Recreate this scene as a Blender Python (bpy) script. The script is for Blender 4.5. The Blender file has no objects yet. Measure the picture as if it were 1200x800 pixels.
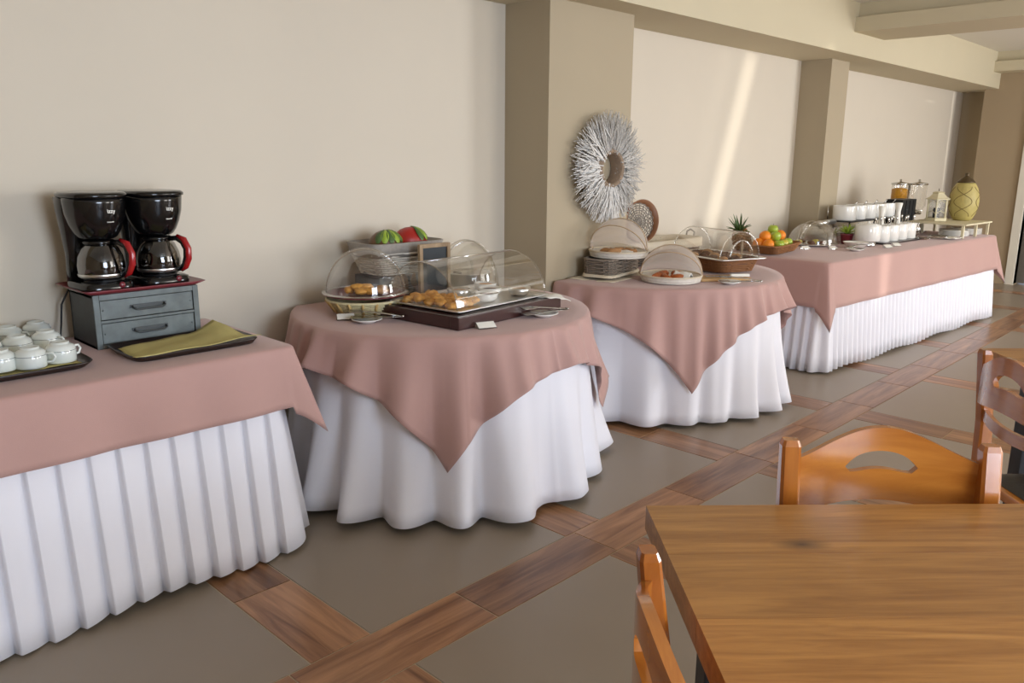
import bpy, bmesh, math, random
from mathutils import Vector, Matrix
PI = math.pi
random.seed(7)
SC = bpy.context.scene
COL = SC.collection

# ---------------------------------------------------------------- camera
cam_d = bpy.data.cameras.new('camera'); cam = bpy.data.objects.new('camera', cam_d); COL.objects.link(cam)
cam_d.sensor_width = 36.0; cam_d.lens = 945.51 * 36.0 / 1200.0; cam_d.clip_start = .02; cam_d.clip_end = 60
_yaw, _pit, _rol = math.radians(-44.054), math.radians(12.908), math.radians(0.4242)
_f = Vector((math.sin(_yaw)*math.cos(_pit), math.cos(_yaw)*math.cos(_pit), -math.sin(_pit)))
_r = Vector((math.cos(_yaw), -math.sin(_yaw), 0)); _u = _r.cross(_f)
_r2 = math.cos(_rol)*_r + math.sin(_rol)*_u; _u2 = -math.sin(_rol)*_r + math.cos(_rol)*_u
cam.matrix_world = Matrix(((_r2.x, _u2.x, -_f.x, 0), (_r2.y, _u2.y, -_f.y, 0), (_r2.z, _u2.z, -_f.z, 1.4), (0, 0, 0, 1)))
SC.camera = cam
# ---------------------------------------------------------------- world, lights, exposure
w = bpy.data.worlds.new('world'); SC.world = w; w.use_nodes = True
w.node_tree.nodes['Background'].inputs[0].default_value = (.55, .68, .9, 1)
w.node_tree.nodes['Background'].inputs[1].default_value = 1.0
SC.view_settings.view_transform = 'Standard'; SC.view_settings.look = 'None'
SC.view_settings.exposure = 0.30; SC.view_settings.gamma = 1; SC.view_settings.use_curve_mapping = False
def area(name, loc, direction, sx, sy, power, col, spread=PI):
    l = bpy.data.lights.new(name, 'AREA'); l.shape = 'RECTANGLE'; l.size = sx; l.size_y = sy
    l.energy = power; l.color = col; l.spread = spread
    o = bpy.data.objects.new(name, l); COL.objects.link(o); o.location = loc
    o.rotation_euler = Vector(direction).to_track_quat('-Z', 'Z').to_euler(); return o
# daylight from unseen windows opposite the buffet; lamps stand inside the added curtains
area('window_light', (3.30, 1.0, 1.45), (-1, 0, -.05), 1.7, 1.8, 155, (.70, .82, 1.0))
area('window_light', (3.30, 4.9, 1.45), (-1, 0, -.05), 2.3, 1.8, 55, (1.0, .96, .90))
area('window_light', (3.30, 8.3, 1.45), (-1, 0, -.05), 1.9, 1.8, 165, (.90, .94, 1.0))
sun = bpy.data.lights.new('sun', 'SUN'); sun.energy = 3.2; sun.angle = math.radians(1.3); sun.color = (1, .95, .86)
sun_o = bpy.data.objects.new('sun', sun); COL.objects.link(sun_o)
sun_o.rotation_euler = Vector((-1, -.62, -.03)).to_track_quat('-Z', 'Z').to_euler()

# ---------------------------------------------------------------- helpers
def lin(c):
    if isinstance(c, str):
        c = [int(c[i:i+2], 16)/255 for i in (0, 2, 4)]
    return tuple(x/12.92 if x <= .04045 else ((x+.055)/1.055)**2.4 for x in c) + (1,)
def base_mat(name):
    m = bpy.data.materials.new(name); m.use_nodes = True
    nt = m.node_tree; b = nt.nodes['Principled BSDF']; return m, nt, b
def mat(name, col, rough=.5, metal=0, var=0.0, vscale=8, bump=0, bscale=60, coat=0, sheen=0, spec=None, stretch=(1,1,1), sub=0):
    m, nt, b = base_mat(name); c = lin(col)
    b.inputs['Base Color'].default_value = c; b.inputs['Roughness'].default_value = rough; b.inputs['Metallic'].default_value = metal
    if coat: b.inputs['Coat Weight'].default_value = coat; b.inputs['Coat Roughness'].default_value = .08
    if sheen: b.inputs['Sheen Weight'].default_value = sheen
    if spec is not None: b.inputs['Specular IOR Level'].default_value = spec
    if sub: b.inputs['Subsurface Weight'].default_value = sub; b.inputs['Subsurface Radius'].default_value = (.01,.01,.01)
    tc = nt.nodes.new('ShaderNodeTexCoord'); mp = nt.nodes.new('ShaderNodeMapping'); mp.inputs['Scale'].default_value = stretch
    nt.links.new(tc.outputs['Object'], mp.inputs[0])
    if var:
        n = nt.nodes.new('ShaderNodeTexNoise'); n.inputs['Scale'].default_value = vscale; n.inputs['Detail'].default_value = 5
        nt.links.new(mp.outputs[0], n.inputs['Vector'])
        mx = nt.nodes.new('ShaderNodeMix'); mx.data_type = 'RGBA'
        mx.inputs[6].default_value = tuple(x*(1-var) for x in c[:3])+(1,); mx.inputs[7].default_value = tuple(min(1, x*(1+var)) for x in c[:3])+(1,)
        nt.links.new(n.outputs[0], mx.inputs[0]); nt.links.new(mx.outputs[2], b.inputs['Base Color'])
    if bump:
        n2 = nt.nodes.new('ShaderNodeTexNoise'); n2.inputs['Scale'].default_value = bscale; n2.inputs['Detail'].default_value = 3
        nt.links.new(mp.outputs[0], n2.inputs['Vector'])
        bp = nt.nodes.new('ShaderNodeBump'); bp.inputs['Strength'].default_value = bump; bp.inputs['Distance'].default_value = .004
        nt.links.new(n2.outputs[0], bp.inputs['Height']); nt.links.new(bp.outputs[0], b.inputs['Normal'])
    return m
def wood(name, dark, light, rough=.4, axis='X', scale=1.0, coat=0, knots=False, rand=0.12):
    m, nt, b = base_mat(name); N = nt.nodes.new; L = nt.links.new
    b.inputs['Roughness'].default_value = rough
    if coat: b.inputs['Coat Weight'].default_value = coat; b.inputs['Coat Roughness'].default_value = .12
    tc = N('ShaderNodeTexCoord'); mp = N('ShaderNodeMapping'); oi = N('ShaderNodeObjectInfo')
    s = {'X': (1.2, 14, 14), 'Y': (14, 1.2, 14), 'Z': (14, 14, 1.2)}[axis]
    mp.inputs['Scale'].default_value = tuple(v*scale for v in s)
    ad = N('ShaderNodeVectorMath'); ad.operation = 'ADD'; ml = N('ShaderNodeMath'); ml.operation = 'MULTIPLY'; ml.inputs[1].default_value = 37
    L(oi.outputs['Random'], ml.inputs[0]); L(tc.outputs['Object'], mp.inputs[0]); L(mp.outputs[0], ad.inputs[0]); L(ml.outputs[0], ad.inputs[1])
    n = N('ShaderNodeTexNoise'); n.inputs['Scale'].default_value = 1.6; n.inputs['Detail'].default_value = 7; n.inputs['Roughness'].default_value = .62; n.inputs['Distortion'].default_value = .9
    L(ad.outputs[0], n.inputs['Vector'])
    wv = N('ShaderNodeTexNoise'); wv.inputs['Scale'].default_value = .35; wv.inputs['Detail'].default_value = 3; wv.inputs['Distortion'].default_value = 2.5
    L(ad.outputs[0], wv.inputs['Vector'])
    mm = N('ShaderNodeMath'); mm.operation = 'ADD'; L(n.outputs[0], mm.inputs[0]); L(wv.outputs[0], mm.inputs[1])
    r = N('ShaderNodeMapRange'); r.inputs[1].default_value = .72; r.inputs[2].default_value = 1.3; L(mm.outputs[0], r.inputs[0])
    cr = N('ShaderNodeMix'); cr.data_type = 'RGBA'; cr.inputs[6].default_value = lin(dark); cr.inputs[7].default_value = lin(light); L(r.outputs[0], cr.inputs[0])
    hs = N('ShaderNodeHueSaturation'); mr = N('ShaderNodeMapRange'); mr.inputs[3].default_value = 1-rand; mr.inputs[4].default_value = 1+rand
    L(oi.outputs['Random'], mr.inputs[0]); L(mr.outputs[0], hs.inputs['Value']); L(cr.outputs[2], hs.inputs['Color'])
    out = hs.outputs[0]
    if knots:
        v = N('ShaderNodeVectorMath'); v.operation = 'DISTANCE'; mp2 = N('ShaderNodeMapping'); mp2.inputs['Scale'].default_value = (.45, 1, 1)
        L(tc.outputs['Object'], mp2.inputs[0]); L(mp2.outputs[0], v.inputs[0]); v.inputs[1].default_value = (knots[0]*.45, knots[1], knots[2])
        k = N('ShaderNodeMapRange'); k.inputs[1].default_value = .0; k.inputs[2].default_value = .026; k.inputs[3].default_value = 1.0; k.inputs[4].default_value = 0; L(v.outputs['Value'], k.inputs[0])
        kn = N('ShaderNodeMix'); kn.data_type = 'RGBA'; kn.inputs[7].default_value = lin('4a2a10'); L(k.outputs[0], kn.inputs[0]); L(out, kn.inputs[6]); out = kn.outputs[2]
    L(out, b.inputs['Base Color'])
    bp = N('ShaderNodeBump'); bp.inputs['Strength'].default_value = .15; bp.inputs['Distance'].default_value = .002; L(n.outputs[0], bp.inputs['Height']); L(bp.outputs[0], b.inputs['Normal'])
    return m
def clear(name, tint=(.97, .97, .96), fac=.12, rough=.03, gcol=(1, 1, 1)):
    m = bpy.data.materials.new(name); m.use_nodes = True; nt = m.node_tree; nt.nodes.clear(); N = nt.nodes.new; L = nt.links.new
    o = N('ShaderNodeOutputMaterial'); t = N('ShaderNodeBsdfTransparent'); t.inputs[0].default_value = tint+(1,)
    g = N('ShaderNodeBsdfGlossy'); g.inputs['Roughness'].default_value = rough; g.inputs[0].default_value = gcol+(1,)
    lw = N('ShaderNodeLayerWeight'); lw.inputs[0].default_value = .35
    r = N('ShaderNodeMapRange'); r.inputs[3].default_value = fac*.45; r.inputs[4].default_value = min(1, fac*4); L(lw.outputs['Facing'], r.inputs[0])
    mx = N('ShaderNodeMixShader'); L(r.outputs[0], mx.inputs[0]); L(t.outputs[0], mx.inputs[1]); L(g.outputs[0], mx.inputs[2]); L(mx.outputs[0], o.inputs[0])
    return m
def veil(name, col, cover):
    m = bpy.data.materials.new(name); m.use_nodes = True; nt = m.node_tree; nt.nodes.clear(); N = nt.nodes.new; L = nt.links.new
    o = N('ShaderNodeOutputMaterial'); t = N('ShaderNodeBsdfTransparent'); d = N('ShaderNodeBsdfDiffuse'); d.inputs[0].default_value = lin(col)
    tr = N('ShaderNodeBsdfTranslucent'); tr.inputs[0].default_value = lin(col); ms = N('ShaderNodeMixShader'); ms.inputs[0].default_value = .6
    L(d.outputs[0], ms.inputs[1]); L(tr.outputs[0], ms.inputs[2])
    mx = N('ShaderNodeMixShader'); mx.inputs[0].default_value = cover; L(t.outputs[0], mx.inputs[1]); L(ms.outputs[0], mx.inputs[2]); L(mx.outputs[0], o.inputs[0])
    return m

class MB:
    """collects shapes, then links them as ONE mesh object"""
    def __init__(s): s.v = []; s.f = []; s.sm = []
    def add(s, v, f, smooth=False, M=None):
        n = len(s.v)
        s.v += [tuple(M @ Vector(p)) if M is not None else tuple(p) for p in v]
        s.f += [[i+n for i in q] for q in f]; s.sm += [smooth]*len(f); return s
    def box(s, x0, x1, y0, y1, z0, z1, b=0, M=None):
        if b:
            bm = bmesh.new(); bmesh.ops.create_cube(bm, size=1)
            for q in bm.verts: q.co = Vector(((x0+x1)/2+q.co.x*(x1-x0), (y0+y1)/2+q.co.y*(y1-y0), (z0+z1)/2+q.co.z*(z1-z0)))
            bmesh.ops.bevel(bm, geom=bm.edges[:], offset=b, segments=2, affect='EDGES', profile=.6)
            bm.verts.index_update(); v = [q.co[:] for q in bm.verts]; f = [[q.index for q in p.verts] for p in bm.faces]; bm.free()
            return s.add(v, f, False, M)
        v = [(x, y, z) for z in (z0, z1) for y in (y0, y1) for x in (x0, x1)]
        return s.add(v, [(0,2,3,1), (4,5,7,6), (0,1,5,4), (2,6,7,3), (0,4,6,2), (1,3,7,5)], False, M)
    def loft(s, rings, closed=True, cap0=True, cap1=True, smooth=True, M=None):
        n = len(rings[0]); v = [p for r in rings for p in r]; f = []
        for i in range(len(rings)-1):
            for j in range(n if closed else n-1):
                k = (j+1) % n; f.append((i*n+j, i*n+k, (i+1)*n+k, (i+1)*n+j))
        if cap0: f.append(tuple(range(n))[::-1])
        if cap1: f.append(tuple(range((len(rings)-1)*n, len(rings)*n)))
        return s.add(v, f, smooth, M)
    def lathe(s, prof, n=24, cx=0, cy=0, sx=1, sy=1, smooth=True, cap0=True, cap1=True, M=None):
        rings = [[(cx+r*sx*math.cos(2*PI*k/n), cy+r*sy*math.sin(2*PI*k/n), z) for k in range(n)] for r, z in prof]
        return s.loft(rings, True, cap0, cap1, smooth, M)
    def tube(s, pts, r, n=8, closed=False, smooth=True, M=None, cap=True):
        pts = [Vector(p) for p in pts]; m = len(pts); rings = []
        rr = r if isinstance(r, (list, tuple)) else [r]*m
        up = Vector((0, 0, 1)); t0 = (pts[1]-pts[0]).normalized()
        if abs(t0.dot(up)) > .9: up = Vector((1, 0, 0))
        a = t0.cross(up).normalized()
        for i, p in enumerate(pts):
            if closed: t = (pts[(i+1) % m]-pts[i-1]).normalized()
            else: t = (pts[min(i+1, m-1)]-pts[max(i-1, 0)]).normalized()
            a = (a-t*a.dot(t)).normalized(); b = t.cross(a)
            rings.append([tuple(p+(a*math.cos(2*PI*k/n)+b*math.sin(2*PI*k/n))*rr[i]) for k in range(n)])
        if closed: rings.append(rings[0])
        return s.loft(rings, True, cap and not closed, cap and not closed, smooth, M)
    def ball(s, c, r, n=14, sx=1, sy=1, sz=1, smooth=True, M=None):
        pr = [(r*math.sin(PI*i/(n//2+1)), -r*sz*math.cos(PI*i/(n//2+1))) for i in range(1, n//2+1)]
        pr = [(.0008, -r*sz)]+pr+[(.0008, r*sz)]
        rings = [[(c[0]+q*sx*math.cos(2*PI*k/n), c[1]+q*sy*math.sin(2*PI*k/n), c[2]+z) for k in range(n)] for q, z in pr]
        return s.loft(rings, True, True, True, smooth, M)
    def sheet(s, grid, th=0, smooth=True, M=None):
        """grid of points -> surface; th = thickness along z"""
        n = len(grid); m = len(grid[0]); v = [p for r in grid for p in r]; f = []
        for i in range(n-1):
            for j in range(m-1): f.append((i*m+j, (i+1)*m+j, (i+1)*m+j+1, i*m+j+1))
        if th:
            k = len(v); v = v+[(p[0], p[1], p[2]-th) for p in v]; f = f+[tuple(q+k for q in r)[::-1] for r in f]
            edge = [j for j in range(m)]+[i*m+m-1 for i in range(1, n)]+[(n-1)*m+j for j in range(m-2, -1, -1)]+[i*m for i in range(n-2, 0, -1)]
            for a, b in zip(edge, edge[1:]+edge[:1]): f.append((a, b, b+k, a+k))
        return s.add(v, f, smooth, M)
    def build(s, name, m, parent=None, solid=0, weld=False):
        me = bpy.data.meshes.new(name); me.from_pydata(s.v, [], s.f)
        me.polygons.foreach_set('use_smooth', s.sm); me.update()
        bm = bmesh.new(); bm.from_mesh(me)
        if weld:
            bmesh.ops.remove_doubles(bm, verts=bm.verts[:], dist=1e-5); bmesh.ops.recalc_face_normals(bm, faces=bm.faces[:])
            for e in bm.edges:
                if len(e.link_faces) == 2 and e.calc_face_angle(0) > .7: e.smooth = False
        bmesh.ops.recalc_face_normals(bm, faces=bm.faces[:]); bm.to_mesh(me); bm.free()
        if m: me.materials.append(m)
        o = bpy.data.objects.new(name, me); COL.objects.link(o)
        if parent: o.parent = parent
        if solid:
            md = o.modifiers.new('s', 'SOLIDIFY'); md.thickness = solid; md.offset = -1
        return o
def tag(o, label=None, cat=None, group=None, kind=None):
    if label: o['label'] = label
    if cat: o['category'] = cat
    if group: o['group'] = group
    if kind: o['kind'] = kind
    return o
def thing(name, label, cat, loc=(0, 0, 0), rz=0, group=None):
    o = bpy.data.objects.new(name, None); COL.objects.link(o); o.empty_display_size = .1
    o.location = loc; o.rotation_euler = (0, 0, rz); return tag(o, label, cat, group)
def dup(root, loc, rz, label):
    r = root.copy(); COL.objects.link(r); r.location = loc; r.rotation_euler = (0, 0, rz); r['label'] = label
    for ch in list(root.children):
        c = ch.copy(); COL.objects.link(c); c.parent = r
        for g in ch.children:
            d = g.copy(); COL.objects.link(d); d.parent = c
    return r
def struct(name, mb, m, parent=None):
    o = mb.build(name, m, parent); o['kind'] = 'structure'; return o
def rot(a, loc=(0, 0, 0)): return Matrix.Translation(loc) @ Matrix.Rotation(a, 4, 'Z')

# ---------------------------------------------------------------- materials
M = dict(
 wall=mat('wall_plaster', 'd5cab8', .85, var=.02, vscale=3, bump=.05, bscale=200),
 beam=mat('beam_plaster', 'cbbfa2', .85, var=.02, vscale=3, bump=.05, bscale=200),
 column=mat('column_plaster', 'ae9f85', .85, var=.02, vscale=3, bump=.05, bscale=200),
 endwall=mat('end_plaster', 'a38f72', .85, var=.02, vscale=3),
 ceil=mat('ceiling_plaster', 'e9e4d8', .9),
 white_trim=mat('white_trim', 'ddd6c6', .5),
 grout=mat('grout', 'b9a88e', .9, bump=.2),
 tile=mat('grey_tile', '958776', .38, var=.05, vscale=3.5, bump=.03, bscale=90),
 pink=mat('pink_cloth', 'bb948b', .8, var=.02, vscale=40, bump=.12, bscale=500, sheen=.25),
 white=mat('white_cloth', 'eceaf0', .85, var=.01, bump=.1, bscale=500, sheen=.15),
 lining=mat('cream_cloth', 'd8cab2', .9, bump=.3, bscale=300),
 black=mat('black_plastic', '0b0b0c', .16, coat=.25),
 blackmat=mat('black_metal', '16171a', .45),
 red=mat('red_plastic', 'a01018', .25, coat=.5),
 maroon=mat('maroon_lacquer', '74262f', .35, coat=.2),
 coffee=mat('coffee', '120804', .1),
 steel=mat('steel', 'c9c8c4', .22, 1.0),
 steelband=mat('steel_band', 'd8d8d6', .3, 1.0),
 zinc=mat('zinc', '666d6d', .5, .4, var=.45, vscale=22, bump=.2, bscale=40),
 zincdark=mat('zinc_dark', '4c4f50', .5, .5, var=.4, vscale=12),
 tray=mat('dark_tray', '2a1f1b', .32, coat=.3),
 yellow=mat('olive_napkin', 'c6ba78', .9, var=.05, vscale=30, bump=.2, bscale=400),
 china=mat('white_china', 'ece9e2', .16, coat=.5),
 cup=mat('cup_china', 'dfe3dc', .15, coat=.5),
 paper=mat('paper', 'eeeae0', .8),
 rattan=mat('honey_rattan', 'c8a768', .55, var=.35, vscale=60),
 palewicker=mat('yellow_pale_wicker', 'd9cda0', .55, var=.3, vscale=50),
 greywicker=mat('grey_wicker', '8d8377', .75, var=.4, vscale=45),
 darkwicker=mat('taupe_wicker', '85786a', .75, var=.4, vscale=45),
 whitewicker=mat('white_wicker', 'e0d9cd', .7, var=.15, vscale=50),
 brownwicker=mat('brown_wicker', '8a5a30', .6, var=.35, vscale=50),
 leather=mat('tan_leather', '865a3c', .5, var=.2),
 espresso=mat('espresso_wood', '3a1d1a', .28, coat=.4, var=.3, vscale=12, stretch=(1, 8, 8)),
 pastry=mat('golden_pastry', 'd99c45', .6, var=.4, vscale=60, bump=1.0, bscale=60),
 croissant=mat('croissant_crust', 'a85a28', .5, var=.45, vscale=50, bump=.5, bscale=60),
 bread=mat('bread', 'b98a5c', .8, var=.3, vscale=40, bump=.6, bscale=80),
 choc=mat('dark_bread', '5a3320', .6, var=.4, vscale=40, bump=.6, bscale=70),
 twig=mat('whitewashed_twig', 'd6d2cc', .85, var=.45, vscale=90),
 twigring=mat('twig_ring', '8c7762', .8, var=.3, vscale=30),
 orange=mat('orange_peel', 'ee8a1c', .45, var=.12, vscale=8, bump=.25, bscale=300),
 apple=mat('apple_green', 'a3b83a', .3, var=.2, vscale=6, coat=.3),
 applegold=mat('apple_yellow', 'c9bb45', .3, var=.2, vscale=6, coat=.3),
 leaf=mat('leaf_green', '4f6a34', .5, var=.35, vscale=18),
 leaflight=mat('light_leaf', '9ab43c', .5, var=.3, vscale=18),
 pine=mat('pineapple_skin', '8a5c28', .6, var=.5, vscale=30),
 fruitred=mat('fruit_red', 'a8241c', .4, var=.35, vscale=18),
 fruitmix=mat('fruit_mixed', '6f4a2a', .4, var=.4, vscale=14),
 glass=clear('clear_acrylic'), carafe=clear('carafe_glass', (.30, .28, .26), .16), lidglass=clear('thick_acrylic', (.86, .84, .8), .28, .08),
 glassbowl=clear('bowl_glass', (.9, .9, .88), .25, .05),
 net=veil('net_fabric', 'fff6ee', .40), netdense=veil('net_hem', 'd0bfa8', .9),
 netrib=mat('net_rib', 'b9a184', .8),
 slate=mat('chalkboard', '3b4044', .7, var=.15, vscale=12),
 palewood=wood('pale_frame_wood', '8f7455', 'b59a78', .6, 'Z'),
 board=wood('cutting_board_wood', 'a57c4a', 'c7a06a', .5, 'Y'),
 cereal=mat('corn_flakes', 'e09a22', .7, var=.5, vscale=60, bump=1, bscale=90),
 cream=mat('cream_paint', 'd9cfae', .6, var=.1, vscale=20),
 vase=mat('ochre_ceramic', 'b5a563', .55, var=.2, vscale=20, bump=.4, bscale=80),
 vaseline=mat('vase_groove', '6e5c30', .6), bronze=mat('bronze_lid', '54452c', .45, .4),
 chairwood=wood('varnished_beech', '94501a', 'cf8436', .22, 'X', .6, coat=.7, rand=.03),
 chairpost=wood('varnished_beech_post', '8c4818', 'c4782e', .22, 'Z', .6, coat=.7, rand=.03),
 floorwoodx=wood('floor_wood_x', '674229', 'b98a63', .3, 'X', 1.1, rand=.16),
 floorwoody=wood('floor_wood_y', '674229', 'b98a63', .3, 'Y', 1.1, rand=.16),
 oakedge=wood('oak_edge', '7c5428', 'ab7d44', .4, 'X', 1.5, rand=.03),
 cushion=mat('black_vinyl', '1c1b1a', .4, bump=.15, bscale=150),
 doorglass=mat('door_leaf', '6f675c', .5),
 added_curtain=veil('added_sheer', 'f2efe8', .97),  # cloth of the added, unseen sheers that hold back the sun
)
# ---------------------------------------------------------------- the room
XW, XW1 = -3.164, -3.206
ZB, ZC = 2.184, 2.562
for x, a, b in ((XW1, -1.9, 3.25), (XW, 3.9, 6.70), (XW, 6.95, 11.3)):
    mb = MB(); mb.box(-3.45, x, a, b, -.05, 2.8); struct('wall_left', mb, M['wall'])
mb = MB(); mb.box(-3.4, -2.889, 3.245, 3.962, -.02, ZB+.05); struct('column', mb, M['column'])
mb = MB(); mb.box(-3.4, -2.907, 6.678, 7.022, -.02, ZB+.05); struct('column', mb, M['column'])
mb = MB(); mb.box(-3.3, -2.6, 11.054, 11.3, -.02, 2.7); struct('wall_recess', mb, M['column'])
DX0, DX1 = -2.27, -1.30     # door opening in the far wall
mb = MB(); mb.box(-2.832, DX0, 10.663, 10.9, -.02, 2.7); mb.box(DX1, 3.6, 10.663, 10.9, -.02, 2.7); mb.box(DX0, DX1, 10.663, 10.9, 2.08, 2.7)
struct('wall_far', mb, M['endwall'])
mb = MB(); mb.box(-3.4, 3.6, -1.9, -1.7, -.02, 2.7); struct('wall_near', mb, M['endwall'])
wins = [(.1, 1.95), (3.7, 6.1), (7.3, 10.2)]
mb = MB(); y = -1.9
for a, b in wins:
    mb.box(3.4, 3.6, y, a, -.02, 2.7); mb.box(3.4, 3.6, a, b, -.02, .5); mb.box(3.4, 3.6, a, b, 2.42, 2.7); y = b
mb.box(3.4, 3.6, y, 10.9, -.02, 2.7); struct('wall_right', mb, M['wall'])
for a, b in wins:
    mb = MB()
    for yy in (a, (a+b)/2-.025, b-.05): mb.box(3.52, 3.57, yy, yy+.05, .5, 2.42)
    for zz in (.5, 2.37): mb.box(3.52, 3.57, a, b, zz, zz+.05)
    f = struct('window_1', mb, M['white_trim'])
    mb = MB(); mb.box(3.54, 3.546, a+.05, b-.05, .55, 2.37); struct('pane', mb, M['glass'], f)
def added_curtain(ya, yb):  # unseen sheer, added to block the sun except for its streaks
    """ya, yb: functions of z giving the two edges"""
    g = []
    for i in range(9):
        z = .3+2.2*i/8; row = []
        for j in range(61):
            t = j/60; row.append((3.375+.018*math.sin(t*60), ya(z)+(yb(z)-ya(z))*t, z))
        g.append(row)
    mb = MB(); mb.sheet(g); return mb.build('added_curtain', M['added_curtain'])
def slit(z): return 9.05+.36*z  # gap tilted so the sun throws slanted streaks on the buffet wall
for k, (a, b, lab) in enumerate([(lambda z: -.05, lambda z: 2.1, 'added sheer over the window nearest the tables, keeping the sun out'), (lambda z: 3.55, lambda z: 6.25, 'added sheer over the middle window, keeping the sun out'),
        (lambda z: 7.15, lambda z: slit(z)-.36, 'added sheer over the far window, broad side of the shaped sun gap'),
        (lambda z: slit(z)-.345, lambda z: slit(z)-.05, 'narrow added sheer strip between the two shaped sun gaps'),
        (lambda z: slit(z)+.05, lambda z: 10.45, 'added sheer at the far corner of the room, edging the sun gap')]):
    c = added_curtain(a, b); tag(c, lab, 'added_curtain')
mb = MB(); mb.box(-3.45, 3.6, -1.9, 11.3, ZC, 2.75); struct('ceiling', mb, M['ceil'])
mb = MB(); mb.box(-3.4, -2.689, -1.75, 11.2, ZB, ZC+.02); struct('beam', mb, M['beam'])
for y0, y1, y2 in ((6.531, 6.590, 7.134), (10.370, 10.44, 10.70)):
    mb = MB(); mb.box(-2.70, 3.45, y0, y1+.05 if y2 < 9 else y2, 2.349, 2.457); mb.box(-2.70, 3.45, y1, y2, 2.35, ZC+.02); struct('ceiling_beam', mb, M['beam'])
# baseboards
mb = MB(); mb.box(-2.83, DX0-.09, 10.645, 10.67, 0, .09); struct('baseboard_far', mb, M['endwall'])
mb = MB(); mb.box(-3.206, -3.19, -1.7, 3.245, 0, .07); struct('baseboard_left', mb, M['wall'])
# doorway in the far wall
mb = MB(); mb.box(DX0-.09, DX0, 10.635, 10.9, 0, 2.16, .004); mb.box(DX1, DX1+.09, 10.635, 10.9, 0, 2.16, .004); mb.box(DX0, DX1, 10.635, 10.9, 2.07, 2.16, .004)
d = struct('door_1', mb, M['white_trim'])
mb = MB()
for k in range(11): mb.box(DX0+k*.088, DX0+k*.088+.082, 10.76, 10.79, .01, 2.06, .006)
struct('door_leaf', mb, M['doorglass'], d)
mb = MB(); mb.tube([(DX0+.1, 10.755, 1.02), (DX0+.1, 10.70, 1.02), (DX0+.2, 10.70, 1.02)], .009); struct('door_handle', mb, M['steel'], d)

# floor: grey tiles framed by wood planks, every piece its own object
floor = bpy.data.objects.new('floor', None); COL.objects.link(floor); floor['kind'] = 'structure'
mb = MB(); mb.box(-3.4, 3.6, -1.9, 11.3, -.06, -.0025); g = struct('grout_bed', mb, M['grout'], floor)
PER, TIL, XB, YB, GAP = 1.107, .900, -1.703, 1.163, .0022
def piece_mesh(name, w, h, m):
    mb = MB(); x, y = w/2-GAP, h/2-GAP
    e = .0012
    mb.add([(-x, -y, -.01), (x, -y, -.01), (x, y, -.01), (-x, y, -.01), (-x, -y, -e), (x, -y, -e), (x, y, -e), (-x, y, -e),
            (-x+e, -y+e, 0), (x-e, -y+e, 0), (x-e, y-e, 0), (-x+e, y-e, 0)],
           [(0, 3, 2, 1), (0, 1, 5, 4), (1, 2, 6, 5), (2, 3, 7, 6), (3, 0, 4, 7), (4, 5, 9, 8), (5, 6, 10, 9), (6, 7, 11, 10), (7, 4, 8, 11), (8, 9, 10, 11)])
    o = mb.build(name, m); me = o.data; bpy.data.objects.remove(o); return me
BW = PER-TIL
me_t = piece_mesh('tile', TIL, TIL, M['tile']); me_y = piece_mesh('plank', BW, .612, M['floorwoody']); me_x = piece_mesh('plank', TIL/2, BW, M['floorwoodx'])
def lay(name, me, x, y):
    o = bpy.data.objects.new(name, me); COL.objects.link(o); o.parent = floor; o.location = (x, y, 0); o['kind'] = 'structure'
for i in range(-2, 6):
    xb = XB+i*PER
    if -3.3 < xb < 3.5:
        for j in range(-6, 16):
            yy = 1.602+.306+j*.612
            if -1.8 < yy < 11.2: lay('plank', me_y, xb, yy)
    xt = xb+PER/2
    if -3.6 < xt < 3.8:
        for j in range(-3, 10):
            yb = YB+j*PER
            if -1.8 < yb < 11.2:
                lay('plank', me_x, xt-TIL/4, yb); lay('plank', me_x, xt+TIL/4, yb)
            if -1.9 < yb+PER/2 < 11.4: lay('tile', me_t, xt, yb+PER/2)

# ---------------------------------------------------------------- tables with cloths
def outline_rect(x0, x1, y0, y1, n_per_m, r=.025, cn=14):
    """counter-clockwise from the front(+x) side; entries: x, y, nx, ny, arclength, cornerfactor"""
    pts = []; L = 0
    segs = [((x1, y0+r), (x1, y1-r), (1, 0)), ((x1-r, y1), (x0+r, y1), (0, 1)), ((x0, y1-r), (x0, y0+r), (-1, 0)), ((x0+r, y0), (x1-r, y0), (0, -1))]
    cc = [(x1-r, y1-r), (x0+r, y1-r), (x0+r, y0+r), (x1-r, y0+r)]
    for k, (a, b, nn) in enumerate(segs):
        d = math.hypot(b[0]-a[0], b[1]-a[1]); n = max(2, int(d*n_per_m))
        for i in range(n+1):
            t = i/n; pts.append([a[0]+(b[0]-a[0])*t, a[1]+(b[1]-a[1])*t, nn[0], nn[1], L+d*t, 1.0])
        L += d
        for i in range(1, cn):
            ph = PI/2*i/cn; a0 = math.atan2(nn[1], nn[0])+ph
            pts.append([cc[k][0]+r*math.cos(a0), cc[k][1]+r*math.sin(a0), math.cos(a0), math.sin(a0), L+.09*i/cn, 1/max(math.cos(ph), math.sin(ph))])
        L += .09
    return pts
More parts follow.
